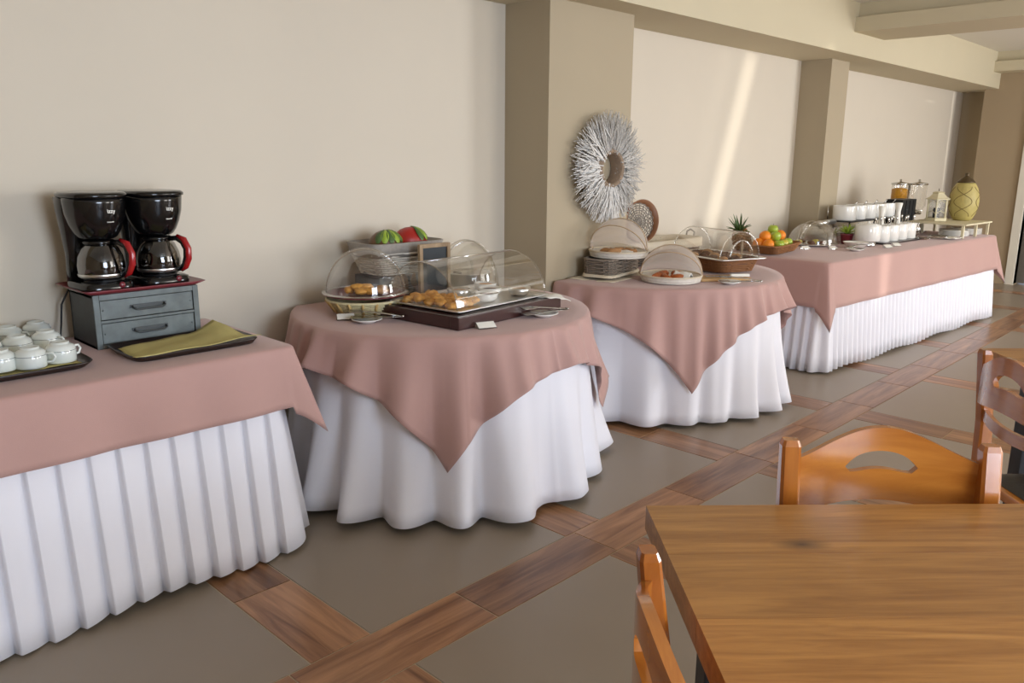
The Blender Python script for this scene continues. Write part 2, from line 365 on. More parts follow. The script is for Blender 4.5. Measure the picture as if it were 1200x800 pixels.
def drape(pts, z, Lf, of, rows=12, top=True, xmin=lambda x, y: -9):
    """pts: outline; Lf(i,p): hang length; of(i,p,t): outward offset at fraction t of the hang"""
    mb = MB(); n = len(pts); rings = []
    cx = sum(p[0] for p in pts)/n; cy = sum(p[1] for p in pts)/n
    if top:
        for f in (.02, .5, .93): rings.append([(cx+(p[0]-cx)*f, cy+(p[1]-cy)*f, z) for p in pts])
    ts = [0, .012, .03, .06]+[.1+.9*k/(rows-1) for k in range(rows)]
    for t in ts:
        ring = []
        for i, p in enumerate(pts):
            L = Lf(i, p); s = L*t; o = of(i, p, t); rd = .010*(1-math.exp(-s/.008))
            zz = z-math.sqrt(max(s*s-(o*.9)**2, (s*.55)**2))
            if t == 0: zz = z-.0
            X, Y = p[0]+p[2]*(o+rd), p[1]+p[3]*(o+rd); ring.append((max(X, xmin(X, Y)), Y, zz))
        rings.append(ring)
    mb.loft(rings, True, top, False, True); return mb
def pleat(s, pitch, seed=0):
    q = s/pitch+.22*math.sin(s*3.1+seed); p = q-math.floor(q)
    return min(1, p/.07)*(1-.62*p*p-.12*p)
def gather(s, pitch, seed=0):
    return .5+.5*math.sin(2*PI*s/pitch+1.4*math.sin(s*5.3+seed))
ZT = .742
def table_frame(t, x0, x1, y0, y1, parent_m=None):
    mb = MB(); mb.box(x0, x1, y0, y1, ZT-.045, ZT-.012); mb.build('tabletop', M['palewood'], t)
    for sx in (x0+.05, x1-.09):
        for sy in (y0+.06, y1-.10):
            mb = MB(); mb.box(sx, sx+.035, sy, sy+.035, .002, ZT-.045, .004); mb.build('leg', M['blackmat'], t)
# first buffet table
t1 = thing('buffet_table', 'long buffet table under a pink cloth and box-pleated white skirt, carrying the coffee makers', 'table', (0, 0, 0))
table_frame(t1, -3.17, -2.54, -.68, 1.42)
o = outline_rect(-3.165, -2.545, -.70, 1.375, 230)
def of(i, p, t):
    fr = 1 if p[2] > -.5 else 0
    return fr*((.015+.07*t)+(.014+.034*t)*pleat(p[4], .088, 1)) if fr else .0
sk = drape(o, ZT-.014, lambda i, p: ZT-.014-.012-.012*math.sin(p[4]*9) if p[2] > -.5 else .6, of, 8, top=False, xmin=lambda x, y: -3.180)
o1 = sk.build('table_skirt', M['white'], solid=.0015); tag(o1, 'white box-pleated table skirt hanging to the floor below the coffee makers', 'table skirt')
o = outline_rect(-3.175, -2.505, -.72, 1.450, 60)
def Lc(i, p):
    if p[2] < -.7: return .02
    c = p[5]; h = .215
    return h*c*(1.0 if c == 1 else 1.12)
def of(i, p, t):
    if p[2] < -.7: return 0
    c = (p[5]-1)/.414
    wv = .010*math.sin(p[4]*11)+.008*math.sin(p[4]*23+1)
    return t*(.045+.07*c+wv*(1-c))+.012
pk = drape(o, ZT, Lc, of, 10, xmin=lambda x, y: -3.184)
o1 = pk.build('tablecloth', M['pink'], solid=.0015); tag(o1, 'plain dusty pink tablecloth under the coffee makers and cups', 'tablecloth')

# round buffet tables (their tops are cut straight where they meet the wall)
def circle_outline(cx, cy, R, clampf, n=360):
    pts = []
    for k in range(n):
        a = 2*PI*k/n; x, y = cx+R*math.cos(a), cy+R*math.sin(a); c = clampf(x, y)
        pts.append([max(x, c), y, math.cos(a), math.sin(a), a, 1.0 if x > c else 0.0])
    return pts
def round_table(cx, cy, R, clampf, th0, a, lobes, amp, seed, flare, lab, labc, labs, cang):
    t = thing('round_buffet_table', lab, 'table', (0, 0, 0))
    pts = circle_outline(cx, cy, R-.012, clampf)
    mb = MB(); mb.loft([[(p[0], p[1], ZT-.04) for p in pts], [(p[0], p[1], ZT-.014) for p in pts]]); mb.build('tabletop', M['palewood'], t)
    for k in range(3):
        an = cang+k*.9; mb = MB(); mb.box(-.02, .02, -.02, .02, .0, ZT-.04, .004, M=rot(an, (cx+.62*R*math.cos(an), cy+.62*R*math.sin(an), 0))); mb.build('leg', M['blackmat'], t)
    rnd = random.Random(seed); ph = [rnd.uniform(0, 6.28) for _ in range(6)]
    def wave(th):   # soft rounded lobes with sharp valleys
        q = lobes*th+1.7*math.sin(2*th+ph[0])+1.3*math.sin(3*th+ph[1])+.5*math.sin(7*th+ph[3])
        v = (.5-.5*math.cos(q))**.75
        return v*(.68+.22*math.sin(5*th+ph[2])+.14*math.sin(3*th+ph[4]))*amp
    def fine(th): return .5+.5*math.sin(1.9*lobes*th+2.6*math.sin(4*th+ph[5])+ph[1])
    pts = circle_outline(cx, cy, R, clampf, 480)
    def of(i, p, t):
        if p[5] == 0: return 0
        return .006+t*(flare*.55+.0)+t*(.035+.11*t)*wave(p[4])+.010*t*fine(p[4])
    m1 = drape(pts, ZT-.008, lambda i, p: ZT-.03, of, 12, top=False, xmin=lambda x, y: clampf(x, y)-.006)
    o = m1.build('undercloth', M['white'], solid=.0015); tag(o, labs, 'tablecloth')
    def Lp(i, p):
        if p[5] == 0: return .03
        c = a/max(abs(math.cos(p[4]-th0)), abs(math.sin(p[4]-th0)))-R
        return max(.05, c)
    H = ZT-.03
    def ofp(i, p, t):
        if p[5] == 0: return 0
        tt = t*Lp(i, p)/H
        c = max(0, (Lp(i, p)-(a-R))/(.414*a))     # 1 at the hanging corners
        return .016+tt*flare*.6+(tt*(.035+.11*tt)+.055*t*(1-.6*c)*(1 if Lp(i, p) < .4 else .8))*wave(p[4])+.02*t+(.016*t+.004)*fine(p[4])*min(1, t*6)
    pts = circle_outline(cx, cy, R, clampf, 720)
    m2 = drape(pts, ZT, Lp, ofp, 14, xmin=lambda x, y: clampf(x, y)-.012)
    o = m2.build('tablecloth', M['pink'], solid=.0015); tag(o, labc, 'tablecloth')
round_table(-2.714, 2.351, .6335, lambda x, y: -3.17, math.radians(-40)+PI/4, .805, 17, 1.05, 3, .06,
    'round buffet table under pink and white cloths holding the dark-based pastry display',
    'dusty pink square tablecloth with hanging point, under the wood-based pastry display', 'floor-length white cloth on the round table nearest the coffee makers', -1.2)
round_table(-2.79, 4.063, .751, lambda x, y: -2.862 if y < 3.985 else -3.135, math.radians(-38)+PI/4, .915, 22, .8, 8, .0,
    'round buffet table by the column, holding the two net food covers', 'dusty pink square tablecloth under the two net food covers', 'floor-length white cloth on the round table by the column', -.9)

# far long buffet table, turned a little from the wall
A4 = math.atan2(-.197, 2.99)       # local +y runs along the table
T4 = rot(-math.atan2(.197, 2.99), (-2.167, 5.19, 0))
L4, W4 = 3.07, .815
t4 = thing('buffet_table', 'long far buffet table under pink cloth and gathered white skirt, with fruit and cereal', 'table', (-2.167, 5.19, 0), -math.atan2(.197, 2.99))
table_frame(t4, -.80, -.02, .02, L4-.02)
o = outline_rect(-W4+.01, -.008, .008, L4-.008, 130)
def of(i, p, t):
    return (.012+.03*t)+(.010+.030*t)*gather(p[4], .068, 2) if p[2] > -.5 else 0
sk = drape(o, ZT-.014, lambda i, p: ZT-.03-.010*math.sin(p[4]*8) if p[2] > -.5 else .5, of, 7, top=False)
o1 = sk.build('table_skirt', M['white'], solid=.0015); o1.matrix_world = T4; tag(o1, 'white gathered table skirt hanging to the floor below the fruit and cereal', 'table skirt')
o = outline_rect(-W4, 0, 0, L4, 60)
def Lc(i, p):
    if p[2] < -.7: return .02
    return .30*p[5]*(1.0 if p[5] == 1 else 1.08)
def of(i, p, t):
    if p[2] < -.7: return 0
    c = (p[5]-1)/.414
    return .016+t*(.045+.10*c+.006*math.sin(p[4]*13)*(1-c))
pk = drape(o, ZT, Lc, of, 9)
o1 = pk.build('tablecloth', M['pink'], solid=.0015); o1.matrix_world = T4; tag(o1, 'long dusty pink tablecloth under the fruit basket and cereal dispenser', 'tablecloth')
# ---------------------------------------------------------------- shared shapes
def ring_pts(kind, a, b, n, z=0, rc=.35):
    """closed outline: 'ellipse' or rounded 'rect' with half sizes a, b; returns (x, y, nx, ny)"""
    out = []
    for k in range(n):
        t = 2*PI*k/n; c, s_ = math.cos(t), math.sin(t)
        if kind == 'ellipse': x, y = a*c, b*s_; nx, ny = c, s_
        else:
            e = rc; x = a*math.copysign(abs(c)**e, c); y = b*math.copysign(abs(s_)**e, s_); nx, ny = c, s_
        out.append((x, y, nx, ny))
    return out
def wicker_wall(kind, a0, b0, a1, b1, z0, z1, rows, n, amp=None, r=.0028):
    """woven wall of strands: rows of strands weaving in and out, tapering from (a0,b0) at z0 to (a1,b1) at z1"""
    mb = MB(); amp = amp or r*1.1
    for i in range(rows):
        t = (i+.5)/rows; a, b = a0+(a1-a0)*t, b0+(b1-b0)*t; z = z0+(z1-z0)*t
        pts = [(x+nx*amp*(1 if (k+i) % 2 else -1), y+ny*amp*(1 if (k+i) % 2 else -1), z) for k, (x, y, nx, ny) in enumerate(ring_pts(kind, a, b, n))]
        mb.tube(pts, r, 4, closed=True)
    p0, p1 = ring_pts(kind, a0, b0, n), ring_pts(kind, a1, b1, n)
    for k in range(0, n, 2):
        mb.tube([(p0[k][0], p0[k][1], z0), (p1[k][0], p1[k][1], z1)], r*.8, 4)
    return mb
def basket(t, kind, a0, b0, a1, b1, h, m, rows, n, rim=.006, rimm=None, r=.0028, z0=0):
    o = wicker_wall(kind, a0, b0, a1, b1, z0+.004, z0+h, rows, n, r=r).build('wicker_wall', m, t); o['kind'] = 'stuff'
    mb = MB(); q = .006
    mb.loft([[(x, y, z0+.006) for x, y, _, _ in ring_pts(kind, a0-q, b0-q, 48)], [(x, y, z0+h-.004) for x, y, _, _ in ring_pts(kind, a1-q, b1-q, 48)]], True, True, False)
    mb.build('inner_wall', m, t)
    mb = MB(); mb.tube([(x, y, z0+h) for x, y, _, _ in ring_pts(kind, a1, b1, 48)], rim, 8, closed=True); mb.build('rim', rimm or m, t)
def lump(c, sx, sy, sz, seed, ro=.05):
    """irregular bun / crust"""
    rnd = random.Random(seed); mb = MB(); n = 12; rings = []
    for i in range(1, 8):
        ph = PI*i/8; ring = []
        for k in range(n):
            a = 2*PI*k/n; w_ = 1+(.10+ro)*math.sin(3*a+seed)*math.sin(ph*2+seed)+rnd.uniform(-ro, ro)
            ring.append((c[0]+sx*math.sin(ph)*math.cos(a)*w_, c[1]+sy*math.sin(ph)*math.sin(a)*w_, c[2]-sz*math.cos(ph)*w_))
        rings.append(ring)
    mb.loft(rings); return mb
def crescent(s, seed):
    mb = MB(); pts = []; rr = []
    for i in range(13):
        t = -1+2*i/12; a = t*1.25
        pts.append((s*math.sin(a), s*(math.cos(a)-1)*.9, 0)); rr.append(s*.42*max(.12, math.cos(t*1.35))*(1+.08*(i % 2)))
    mb.tube(pts, rr, 10); return mb
def plate(name, label, x, y, z, R, group=None, m=None):
    mb = MB(); mb.lathe([(.001, 0), (R*.55, 0), (R*.6, .004), (R, .014), (R, .017), (R*.62, .008), (.001, .006)], 28, cap0=False, cap1=False)
    o = mb.build(name, m or M['china']); o.location = (x, y, z); return tag(o, label, 'plate', group)
def tongs(label, x, y, z, rz, flip=0):
    t = thing('serving_tongs', label, 'tongs', (x, y, z), rz)
    for s_ in (-1, 1):
        mb = MB(); pts = [(-.11, 0, .012+s_*.001), (-.05, 0, .016+s_*.006), (.02, 0, .018+s_*.012), (.05, 0, .018+s_*.014)]
        g = [[(p[0], -.015, p[2]), (p[0], .015, p[2])] for p in pts]; mb.sheet(g, .0022); mb.build('arm', M['steel'], t)
    mb = MB()
    for k in range(6): mb.box(.045, .105, -.032+k*.0118, -.032+k*.0118+.005, .028, .031, M=None)
    mb.box(.045, .052, -.032, .032, .028, .031); mb.box(.098, .105, -.032, .032, .028, .031)
    mb.build('slotted_blade', M['steel'], t)
    mb = MB(); mb.box(.045, .10, -.03, .03, .004, .006, .001); mb.build('flat_blade', M['steel'], t)
    mb = MB(); mb.tube([(-.112, -.012, .012), (-.118, 0, .012), (-.112, .012, .012)], .004, 6); mb.build('hinge', M['steel'], t)
    return t
def card(label, x, y, z, rz, w_=.06, group=None, cl=True):
    t = thing('label_card', label, 'card', (x, y, z), rz, group)
    mb = MB(); mb.sheet([[(-.0, -w_/2, .022), (-.0, w_/2, .022)], [(.03, -w_/2, .006), (.03, w_/2, .006)]], .0015, False); mb.build('paper', M['paper'], t)
    mb = MB(); mb.box(-.003, 0, -w_/2-.003, w_/2+.003, 0, .024); mb.box(-.003, .033, -w_/2-.003, w_/2+.003, 0, .002); mb.build('holder', M['lidglass'], t)
    return t
def napkin(name, label, pts, m, lift=None, th=.003):
    """pts: four corners (x, y, z) anticlockwise; a slightly crumpled cloth square"""
    n = 14; g = []
    for i in range(n+1):
        row = []
        for j in range(n+1):
            u, v = i/n, j/n
            p = [(1-u)*(1-v)*pts[0][k]+u*(1-v)*pts[1][k]+u*v*pts[2][k]+(1-u)*v*pts[3][k] for k in range(3)]
            p[2] += .0025*math.sin(u*9+v*5)+.002*math.sin(v*13-u*3)
            if lift: p[2] += lift(u, v)
            row.append(tuple(p))
        g.append(row)
    mb = MB(); mb.sheet(g, th); return tag(mb.build(name, m), label, 'napkin')

# ---------------------------------------------------------------- things on the first table
# dark tray with the upturned cups
def serving_tray(label, x0, x1, y0, y1, z, rz=0, lip=.018, m=None):
    cx, cy = (x0+x1)/2, (y0+y1)/2; a, b = (x1-x0)/2, (y1-y0)/2
    t = thing('serving_tray', label, 'tray', (cx, cy, z), rz)
    mb = MB(); R = lambda s_, zz: [(x, y, zz) for x, y, _, _ in ring_pts('rect', a*s_, b*s_, 56, rc=.22)]
    mb.loft([R(.93, 0), R(1.0, lip), R(.985, lip+.003), R(.915, .005)], True, True, True); mb.build('tray_body', m or M['tray'], t)
    return t
serving_tray('dark brown tray full of upturned white cups', -3.13, -2.645, .36, .865, ZT+.002)
napkin('paper_napkin', 'olive yellow napkin lying under the upturned cups', [(-3.02, .42, ZT+.012), (-2.70, .42, ZT+.012), (-2.70, .83, ZT+.012), (-3.02, .83, ZT+.012)], M['yellow'], th=.002)
ct = thing('coffee_cup', '', 'cup', (0, 0, 0), 0, 'upturned coffee cups on the tray')
mb = MB(); mb.lathe([(.043, 0), (.0445, .003), (.0445, .038), (.040, .050), (.030, .056), (.027, .057), (.027, .063), (.024, .064), (.022, .059), (.001, .058)], 28, cap0=False, cap1=False); mb.build('bowl', M['cup'], ct)
mb = MB(); mb.tube([(.043, 0, .040), (.062, 0, .040), (.069, 0, .028), (.062, 0, .014), (.043, 0, .012)], .0042, 7); mb.build('handle', M['cup'], ct)
mb = MB(); mb.tube([(.0446*math.cos(2*PI*k/30), .0446*math.sin(2*PI*k/30), .0375) for k in range(30)], .0007, 4, closed=True); mb.build('rim_line', M['zincdark'], ct)
cups = [((-2.717, 0.789), 'upturned white cup at the tray end nearest the zinc drawers, in the front row'), ((-2.703, 0.700), 'upturned white cup with its handle showing, middle of the front row'), ((-2.724, 0.621), 'upturned white cup cut by the photo edge in the front row'),
        ((-2.932, 0.812), 'upturned white cup second from the drawers, in the middle row'), ((-2.908, 0.719), 'upturned white cup in the middle row behind the visible handle'), ((-2.914, 0.634), 'upturned white cup in the middle row, furthest from the drawers'),
        ((-3.108, 0.833), 'upturned white cup of the back row nearest the drawers'), ((-3.089, 0.740), 'upturned white cup in the back row, second from the drawers'), ((-3.085, 0.656), 'upturned white cup in the back row, furthest from the drawers')]
for i, ((x, y), lab) in enumerate(cups):
    x -= .035
    rz = [1.9, 1.0, 2.0, .6, 2.6, 1.5, 2.2, .9, 1.7][i]
    if i == 0: ct.location = (x, y, ZT+.016); ct.rotation_euler = (0, 0, rz); ct['label'] = lab
    else: dup(ct, (x, y, ZT+.016), rz, lab)
# second tray with olive napkin
serving_tray('low dark tray in front of the zinc drawers', -2.86, -2.60, .955, 1.40, ZT+.002)
napkin('paper_napkin', 'olive yellow napkin curling up at one corner on the low tray', [(-2.815, .985, ZT+.012), (-2.585, .955, ZT+.022), (-2.60, 1.40, ZT+.026), (-2.86, 1.345, ZT+.024)], M['yellow'],
       lambda u, v: .034*max(0, v-.75)*4*max(0, 1-u*1.6)+.010*max(0, u-.8)*3, th=.002)
# zinc chest of drawers
def zinc_chest(label, x0, x1, y0, y1, z0, z1):
    t = thing('mini_drawer_chest', label, 'chest', (x1, (y0+y1)/2, z0)); D, Wd, H = x1-x0, (y1-y0)/2, z1-z0
    mb = MB(); e = .012
    mb.box(-D, -.004, -Wd, -Wd+e, 0, H, .002); mb.box(-D, -.004, Wd-e, Wd, 0, H, .002); mb.box(-D, -.004, -Wd, Wd, H-e, H, .002); mb.box(-D, -.004, -Wd, Wd, 0, e, .002); mb.box(-D, -D+.01, -Wd, Wd, 0, H)
    mb.build('carcass', M['zincdark'], t)
    mb = MB(); f = .020
    mb.box(-.006, .002, -Wd, -Wd+f, 0, H, .002); mb.box(-.006, .002, Wd-f, Wd, 0, H, .002); mb.box(-.006, .002, -Wd+f, Wd-f, H-f, H, .002); mb.box(-.006, .002, -Wd+f, Wd-f, 0, f*.7, .002); mb.box(-.006, .002, -Wd+f, Wd-f, H*.5-.006, H*.5+.004, .002)
    mb.build('front_frame', M['zinc'], t)
    for a, b in ((f*.7, H*.5-.006), (H*.5+.004, H-f)):
        mb = MB(); mb.box(-.10, -.002, -Wd+f+.002, Wd-f-.002, a+.002, b-.002, .0015); d = mb.build('drawer', M['zinc'], t)
        mb = MB(); zc = (a+b)/2; q = Wd*.30
        mb.tube([(-.002, -q, zc+.006), (.012, -q, zc), (.016, -q*.8, zc-.006), (.016, q*.8, zc-.006), (.012, q, zc), (-.002, q, zc+.006)], .0035, 6); mb.box(-.002, .001, -q*1.15, q*1.15, zc-.002, zc+.010, .001)
        mb.build('handle', M['zincdark'], d)
        for yy in (-Wd+f+.01, Wd-f-.01): mb = MB(); mb.ball((-.001, yy, zc), .0028, 8); mb.build('rivet', M['zinc'], d)
    return t
zinc_chest('small zinc chest of two drawers under the coffee makers', -3.12, -2.89, .945, 1.312, ZT, .930)
mb = MB(); R = lambda a, b, zz: [(x, y, zz) for x, y, _, _ in ring_pts('rect', a, b, 48, rc=.12)]
mb.loft([R(.125, .185, 0), R(.155, .215, .016), R(.150, .210, .018), R(.118, .178, .004)], True, True, True)
o = mb.build('serving_tray', M['maroon']); o.location = (-3.015, 1.125, .9305); tag(o, 'maroon tray with flared rim on the zinc chest', 'tray')
# coffee makers
def coffee_maker(loc, rz, label):
    t = thing('coffee_maker', label, 'coffee maker', loc, rz, 'black drip coffee makers on the zinc chest')
    def D(a, b, z, xs=0, n=36, e=.5): return [(xs+a*math.copysign(abs(math.cos(2*PI*k/n))**e, math.cos(2*PI*k/n)), b*math.copysign(abs(math.sin(2*PI*k/n))**e, math.sin(2*PI*k/n)), z) for k in range(n)]
    mb = MB(); mb.loft([D(.098, .088, 0), D(.100, .090, .006), D(.099, .089, .027), D(.080, .074, .033)]); mb.build('base', M['black'], t)
    mb = MB(); mb.lathe([(.001, .031), (.058, .031), (.060, .034), (.001, .0345)], 28, cx=.018, cap0=False, cap1=False); mb.build('hot_plate', M['blackmat'], t)
    mb = MB(); mb.loft([D(.030, .078, .02, -.078, e=.6), D(.030, .074, .12, -.078, e=.6), D(.040, .082, .19, -.072, e=.6), D(.05, .094, .27, -.062, e=.6), D(.052, .098, .318, -.058, e=.6)]); mb.build('water_tank', M['black'], t)
    mb = MB(); mb.lathe([(.001, .178), (.056, .178), (.064, .184), (.074, .200), (.086, .228), (.095, .262), (.099, .300), (.100, .318), (.001, .318)], 40, cx=.010, cap0=False, cap1=False); mb.build('filter_housing', M['black'], t)
    mb = MB(); mb.loft([D(.118, .097, .318, -.006, e=.75), D(.121, .101, .321, -.006, e=.75), D(.121, .101, .328, -.006, e=.75), D(.108, .095, .335, -.006, e=.75)]); mb.build('lid', M['black'], t)
    c = .018
    mb = MB(); mb.lathe([(.054, .035), (.068, .042), (.0755, .060), (.0765, .088), (.072, .116), (.060, .145), (.048, .158), (.045, .162)], 36, cx=c, cap0=True, cap1=False); ca = mb.build('carafe', M['carafe'], t)
    mb = MB(); mb.lathe([(.050, .037), (.066, .043), (.0735, .060), (.0745, .098), (.001, .098)], 30, cx=c, cap1=False); mb.build('coffee', M['coffee'], ca)
    mb = MB(); mb.lathe([(.0705, .046), (.0745, .049), (.0765, .057), (.0755, .060)], 36, cx=c, cap0=False, cap1=False); mb.build('steel_band', M['steelband'], ca)
    mb = MB(); mb.lathe([(.001, .160), (.052, .160), (.054, .168), (.046, .174), (.001, .176)], 30, cx=c, cap0=False, cap1=False); mb.build('carafe_lid', M['black'], ca)
    ha = math.radians(28); ux, uy = math.cos(ha), math.sin(ha)
    path = [(.050, .164), (.080, .167), (.104, .154), (.117, .128), (.115, .096), (.103, .068), (.084, .055), (.074, .054)]
    mb = MB(); mb.tube([(c+r_*ux, r_*uy, z) for r_, z in path], [.009, .010, .011, .011, .011, .010, .009, .006], 10); mb.build('handle', M['black'], ca)
    p2 = [(.083, .176), (.110, .162), (.1255, .130), (.124, .095), (.110, .063), (.092, .049)]
    mb = MB(); mb.tube([(c+r_*ux, r_*uy, z) for r_, z in p2], [.006, .0115, .0115, .0115, .010, .005], 10); mb.build('handle_grip', M['red'], ca)
    mb = MB(); mb.ball((.0, 0, 0), .011, 12, sx=.6); o = mb.build('power_switch', M['maroon'], t); o.location = (.098, .030, .021)
    for txt, sz, z, rad in (('izzy', .019, .268, .0975), ('milano', .009, .236, .088)):
        cu = bpy.data.curves.new('lettering', 'FONT'); cu.body = txt; cu.size = sz; cu.extrude = .0003; cu.offset = .0003; cu.align_x = 'CENTER'
        tmp = bpy.data.objects.new('lettering_curve', cu); COL.objects.link(tmp); bpy.context.view_layer.update()
        me = bpy.data.meshes.new_from_object(tmp.evaluated_get(bpy.context.evaluated_depsgraph_get())); bpy.data.objects.remove(tmp)
        me.materials.clear(); me.materials.append(M['paper']); o = bpy.data.objects.new('lettering', me); COL.objects.link(o); o.parent = t
        an = math.radians(8); tilt = math.radians(-12 if z > .25 else -22)
        o.location = (.010+rad*math.cos(an)+.0012, rad*math.sin(an), z); o.rotation_euler = (PI/2+tilt*-1*-1, 0, PI/2+an)
    return t
cm = coffee_maker((-2.985, 1.010, .937), math.radians(4), 'black coffee maker with red handle, nearer the cup tray')
cm2 = cm.copy(); COL.objects.link(cm2); cm2.location = (-3.0, 1.215, .937); cm2['label'] = 'black coffee maker with red handle, further from the cup tray'
for ch in list(cm.children):
    c_ = ch.copy(); COL.objects.link(c_); c_.parent = cm2
    for g_ in ch.children:
        d_ = g_.copy(); COL.objects.link(d_); d_.parent = c_
mb = MB(); mb.tube([(-3.10, 1.05, .955), (-3.14, .96, .94), (-3.15, .925, .87), (-3.145, .915, .80), (-3.12, .90, .757), (-3.14, .86, .752), (-3.17, .76, .750), (-3.18, .55, .750), (-3.185, .2, .750)], .0035, 7)
tag(mb.build('power_cord', M['blackmat']), 'black power cord looping down behind the zinc chest', 'cord')

# ---------------------------------------------------------------- roll-top covers
def hood(t, L, R_, z, name='hood', yc=0, xc=0, frac=1.0, ends=True, knob=False, Rx=None):
    """clear half-cylinder cover, axis along y; half width Rx, height R_"""
    Rx = Rx or R_
    n = 22; arc = [(xc-Rx*math.cos(PI*k/n), z+R_*math.sin(PI*k/n)) for k in range(n+1)]
    mb = MB(); mb.sheet([[(x, yc-L/2, zz) for x, zz in arc], [(x, yc+L/2, zz) for x, zz in arc]]); h = mb.build(name, M['glass'], t)
    if ends:
        for s_ in (-1, 1):
            mb = MB(); v = [(x, yc+s_*(L/2-.002), zz) for x, zz in arc]; mb.add(v, [tuple(range(n+1))]); mb.build('end_panel', M['glass'], h)
    for s_ in (-1, 1):
        mb = MB(); mb.tube([(x, yc+s_*L/2, zz) for x, zz in arc], .0032, 6); mb.build('edge_trim', M['lidglass'], h)
    mb = MB(); mb.tube([(xc, yc-L/2, z+R_), (xc, yc+L/2, z+R_)], .0042, 6); mb.build('ridge_trim', M['lidglass'], h)
    return h
def dome(t, R_, z, Ht, trim=True):
    """clear round cover made of a fixed and a rolling half"""
    n, m_ = 28, 12; rings = []
    for i in range(m_+1):
        ph = PI/2*i/m_
        rings.append([(R_*math.cos(ph)*math.cos(2*PI*k/n), R_*math.cos(ph)*math.sin(2*PI*k/n), z+Ht*math.sin(ph)) for k in range(n)])
    mb = MB(); mb.loft(rings, True, False, False); h = mb.build('dome', M['glass'], t)
    for tilt in (-.16, .16):
        pts = [(R_*1.004*math.sin(tilt)*math.sin(PI*k/20), -R_*1.004*math.cos(PI*k/20), z+Ht*1.004*math.sin(PI*k/20)*math.cos(tilt)) for k in range(21)]
        mb = MB(); mb.tube(pts, .0032, 6); mb.build('edge_trim', M['lidglass'], h)
    mb = MB(); mb.tube([(R_*1.01*math.cos(2*PI*k/36), R_*1.01*math.sin(2*PI*k/36), z) for k in range(36)], .004, 6, closed=True); mb.build('base_ring', M['lidglass'], h)
    return h
# ---------------------------------------------------------------- second table (round)
Z2 = ZT+.002
# wood-based rectangular display
rt = thing('roll_top_display', 'rectangular roll-top display with clear cover on dark wooden base', 'display', (-2.535, 2.350, Z2), math.radians(5))
W_, L_ = .50, .67
mb = MB()
for x0, x1, y0, y1 in ((-W_/2, -W_/2+.05, -L_/2, L_/2), (W_/2-.05, W_/2, -L_/2, L_/2), (-W_/2+.05, W_/2-.05, -L_/2, -L_/2+.05), (-W_/2+.05, W_/2-.05, L_/2-.05, L_/2)):
    mb.box(x0, x1, y0, y1, 0, .052, .004)
mb.box(-W_/2+.05, W_/2-.05, -L_/2+.05, L_/2-.05, .0, .03); mb.build('wooden_base', M['espresso'], rt)
mb = MB(); a, b = W_/2-.035, L_/2-.035
mb.loft([[(x*s_, y*s_, z) for x, y, _, _ in ring_pts('rect', a, b, 44, rc=.08)] for s_, z in ((1.0, .060), (1.0, .064), (.95, .064), (.93, .055), (.001, .055))], True, False, True, False); mb.build('metal_tray', M['steelband'], rt)
hood(rt, L_-.10, .175, .066, Rx=.195)
rnd = random.Random(5)
def on_rt(x, y): v = rot(math.radians(5), (-2.535, 2.350, 0)) @ Vector((x, y, 0)); return v.x, v.y
k = 0
for i in range(4):
    for j in range(5):
        x, y = on_rt(-.13+j*.062, -.235+i*.045); rowl = ['first', 'second', 'third', 'fourth'][i]+' row from the wicker basket'; coll = ['at the wall side', 'second from the wall side', 'in the middle', 'second from the room side', 'at the room side'][j]
        o = lump((0, 0, .012), .031, .024, .014, i*7+j, .14).build('pastry_piece', M['pastry']); o.location = (x, y, Z2+.056+(.008 if (i+j) % 2 else 0)); o.rotation_euler = (0, 0, rnd.uniform(0, 3))
        tag(o, 'golden pastry, '+rowl+', '+coll, 'pastry', 'golden pastries in the wood-based display')
for i, (x, y, lab, mm_) in enumerate([(.10, .0, 'small shiny bowl of dark jam next to the golden pastries in the wood-based display', M['choc']), (-.06, .0, 'small shiny bowl beside the golden pastries, at the wall side of the wood-based display', M['bread']), (.02, .115, 'small shiny bowl of dark berries in the middle of the wood-based display', M['choc']),
        (.11, .21, 'small shiny bowl at the far end of the wood-based display', M['bread']), (-.08, .20, 'small shiny bowl at the far wall-side corner of the wood-based display', M['pastry'])]):
    X, Y = on_rt(x, y); t = thing('glass_bowl', lab, 'bowl', (X, Y, Z2+.0565))
    mb = MB(); mb.lathe([(.034, 0), (.046, .012), (.052, .036), (.050, .036), (.044, .013), (.001, .004)], 28, cap0=True, cap1=False); mb.build('bowl_body', M['steelband'] if i % 2 else M['china'], t)
    mb = MB(); mb.lathe([(.038, .008), (.044, .024), (.03, .030), (.001, .032)], 16, cap1=False); mb.build('filling', mm_, t)
X, Y = on_rt(-.11, .09); plate('plate', 'small white plate inside the wood-based display', X, Y, Z2+.057, .055)
# red plate under a round roll-top dome on a pale wicker stand
BX, BY = -2.83, 2.02
t = thing('wicker_stand', 'pale yellow round wicker basket under the clear dome', 'basket', (BX, BY, Z2))
basket(t, 'ellipse', .125, .125, .165, .165, .060, M['palewicker'], 9, 52, .006)
for k in range(18):
    a = 2*PI*k/18; mb = MB(); mb.tube([(.130*math.cos(a), .130*math.sin(a), .004), (.170*math.cos(a), .170*math.sin(a), .060)], .006, 5); mb.build('stake', M['rattan'], t)
o = plate('plate', 'large maroon plate in the clear dome on the pale wicker basket', BX, BY, Z2+.067, .176, None, M['maroon'])
t = thing('dome_cover', 'round clear dome cover over the maroon plate', 'cover', (BX, BY, Z2+.088), math.radians(-35)); dome(t, .165, 0, .185)
mb = MB(); R = lambda r_, z: [(r_*math.cos(2*PI*k/40), r_*math.sin(2*PI*k/40), z) for k in range(40)]
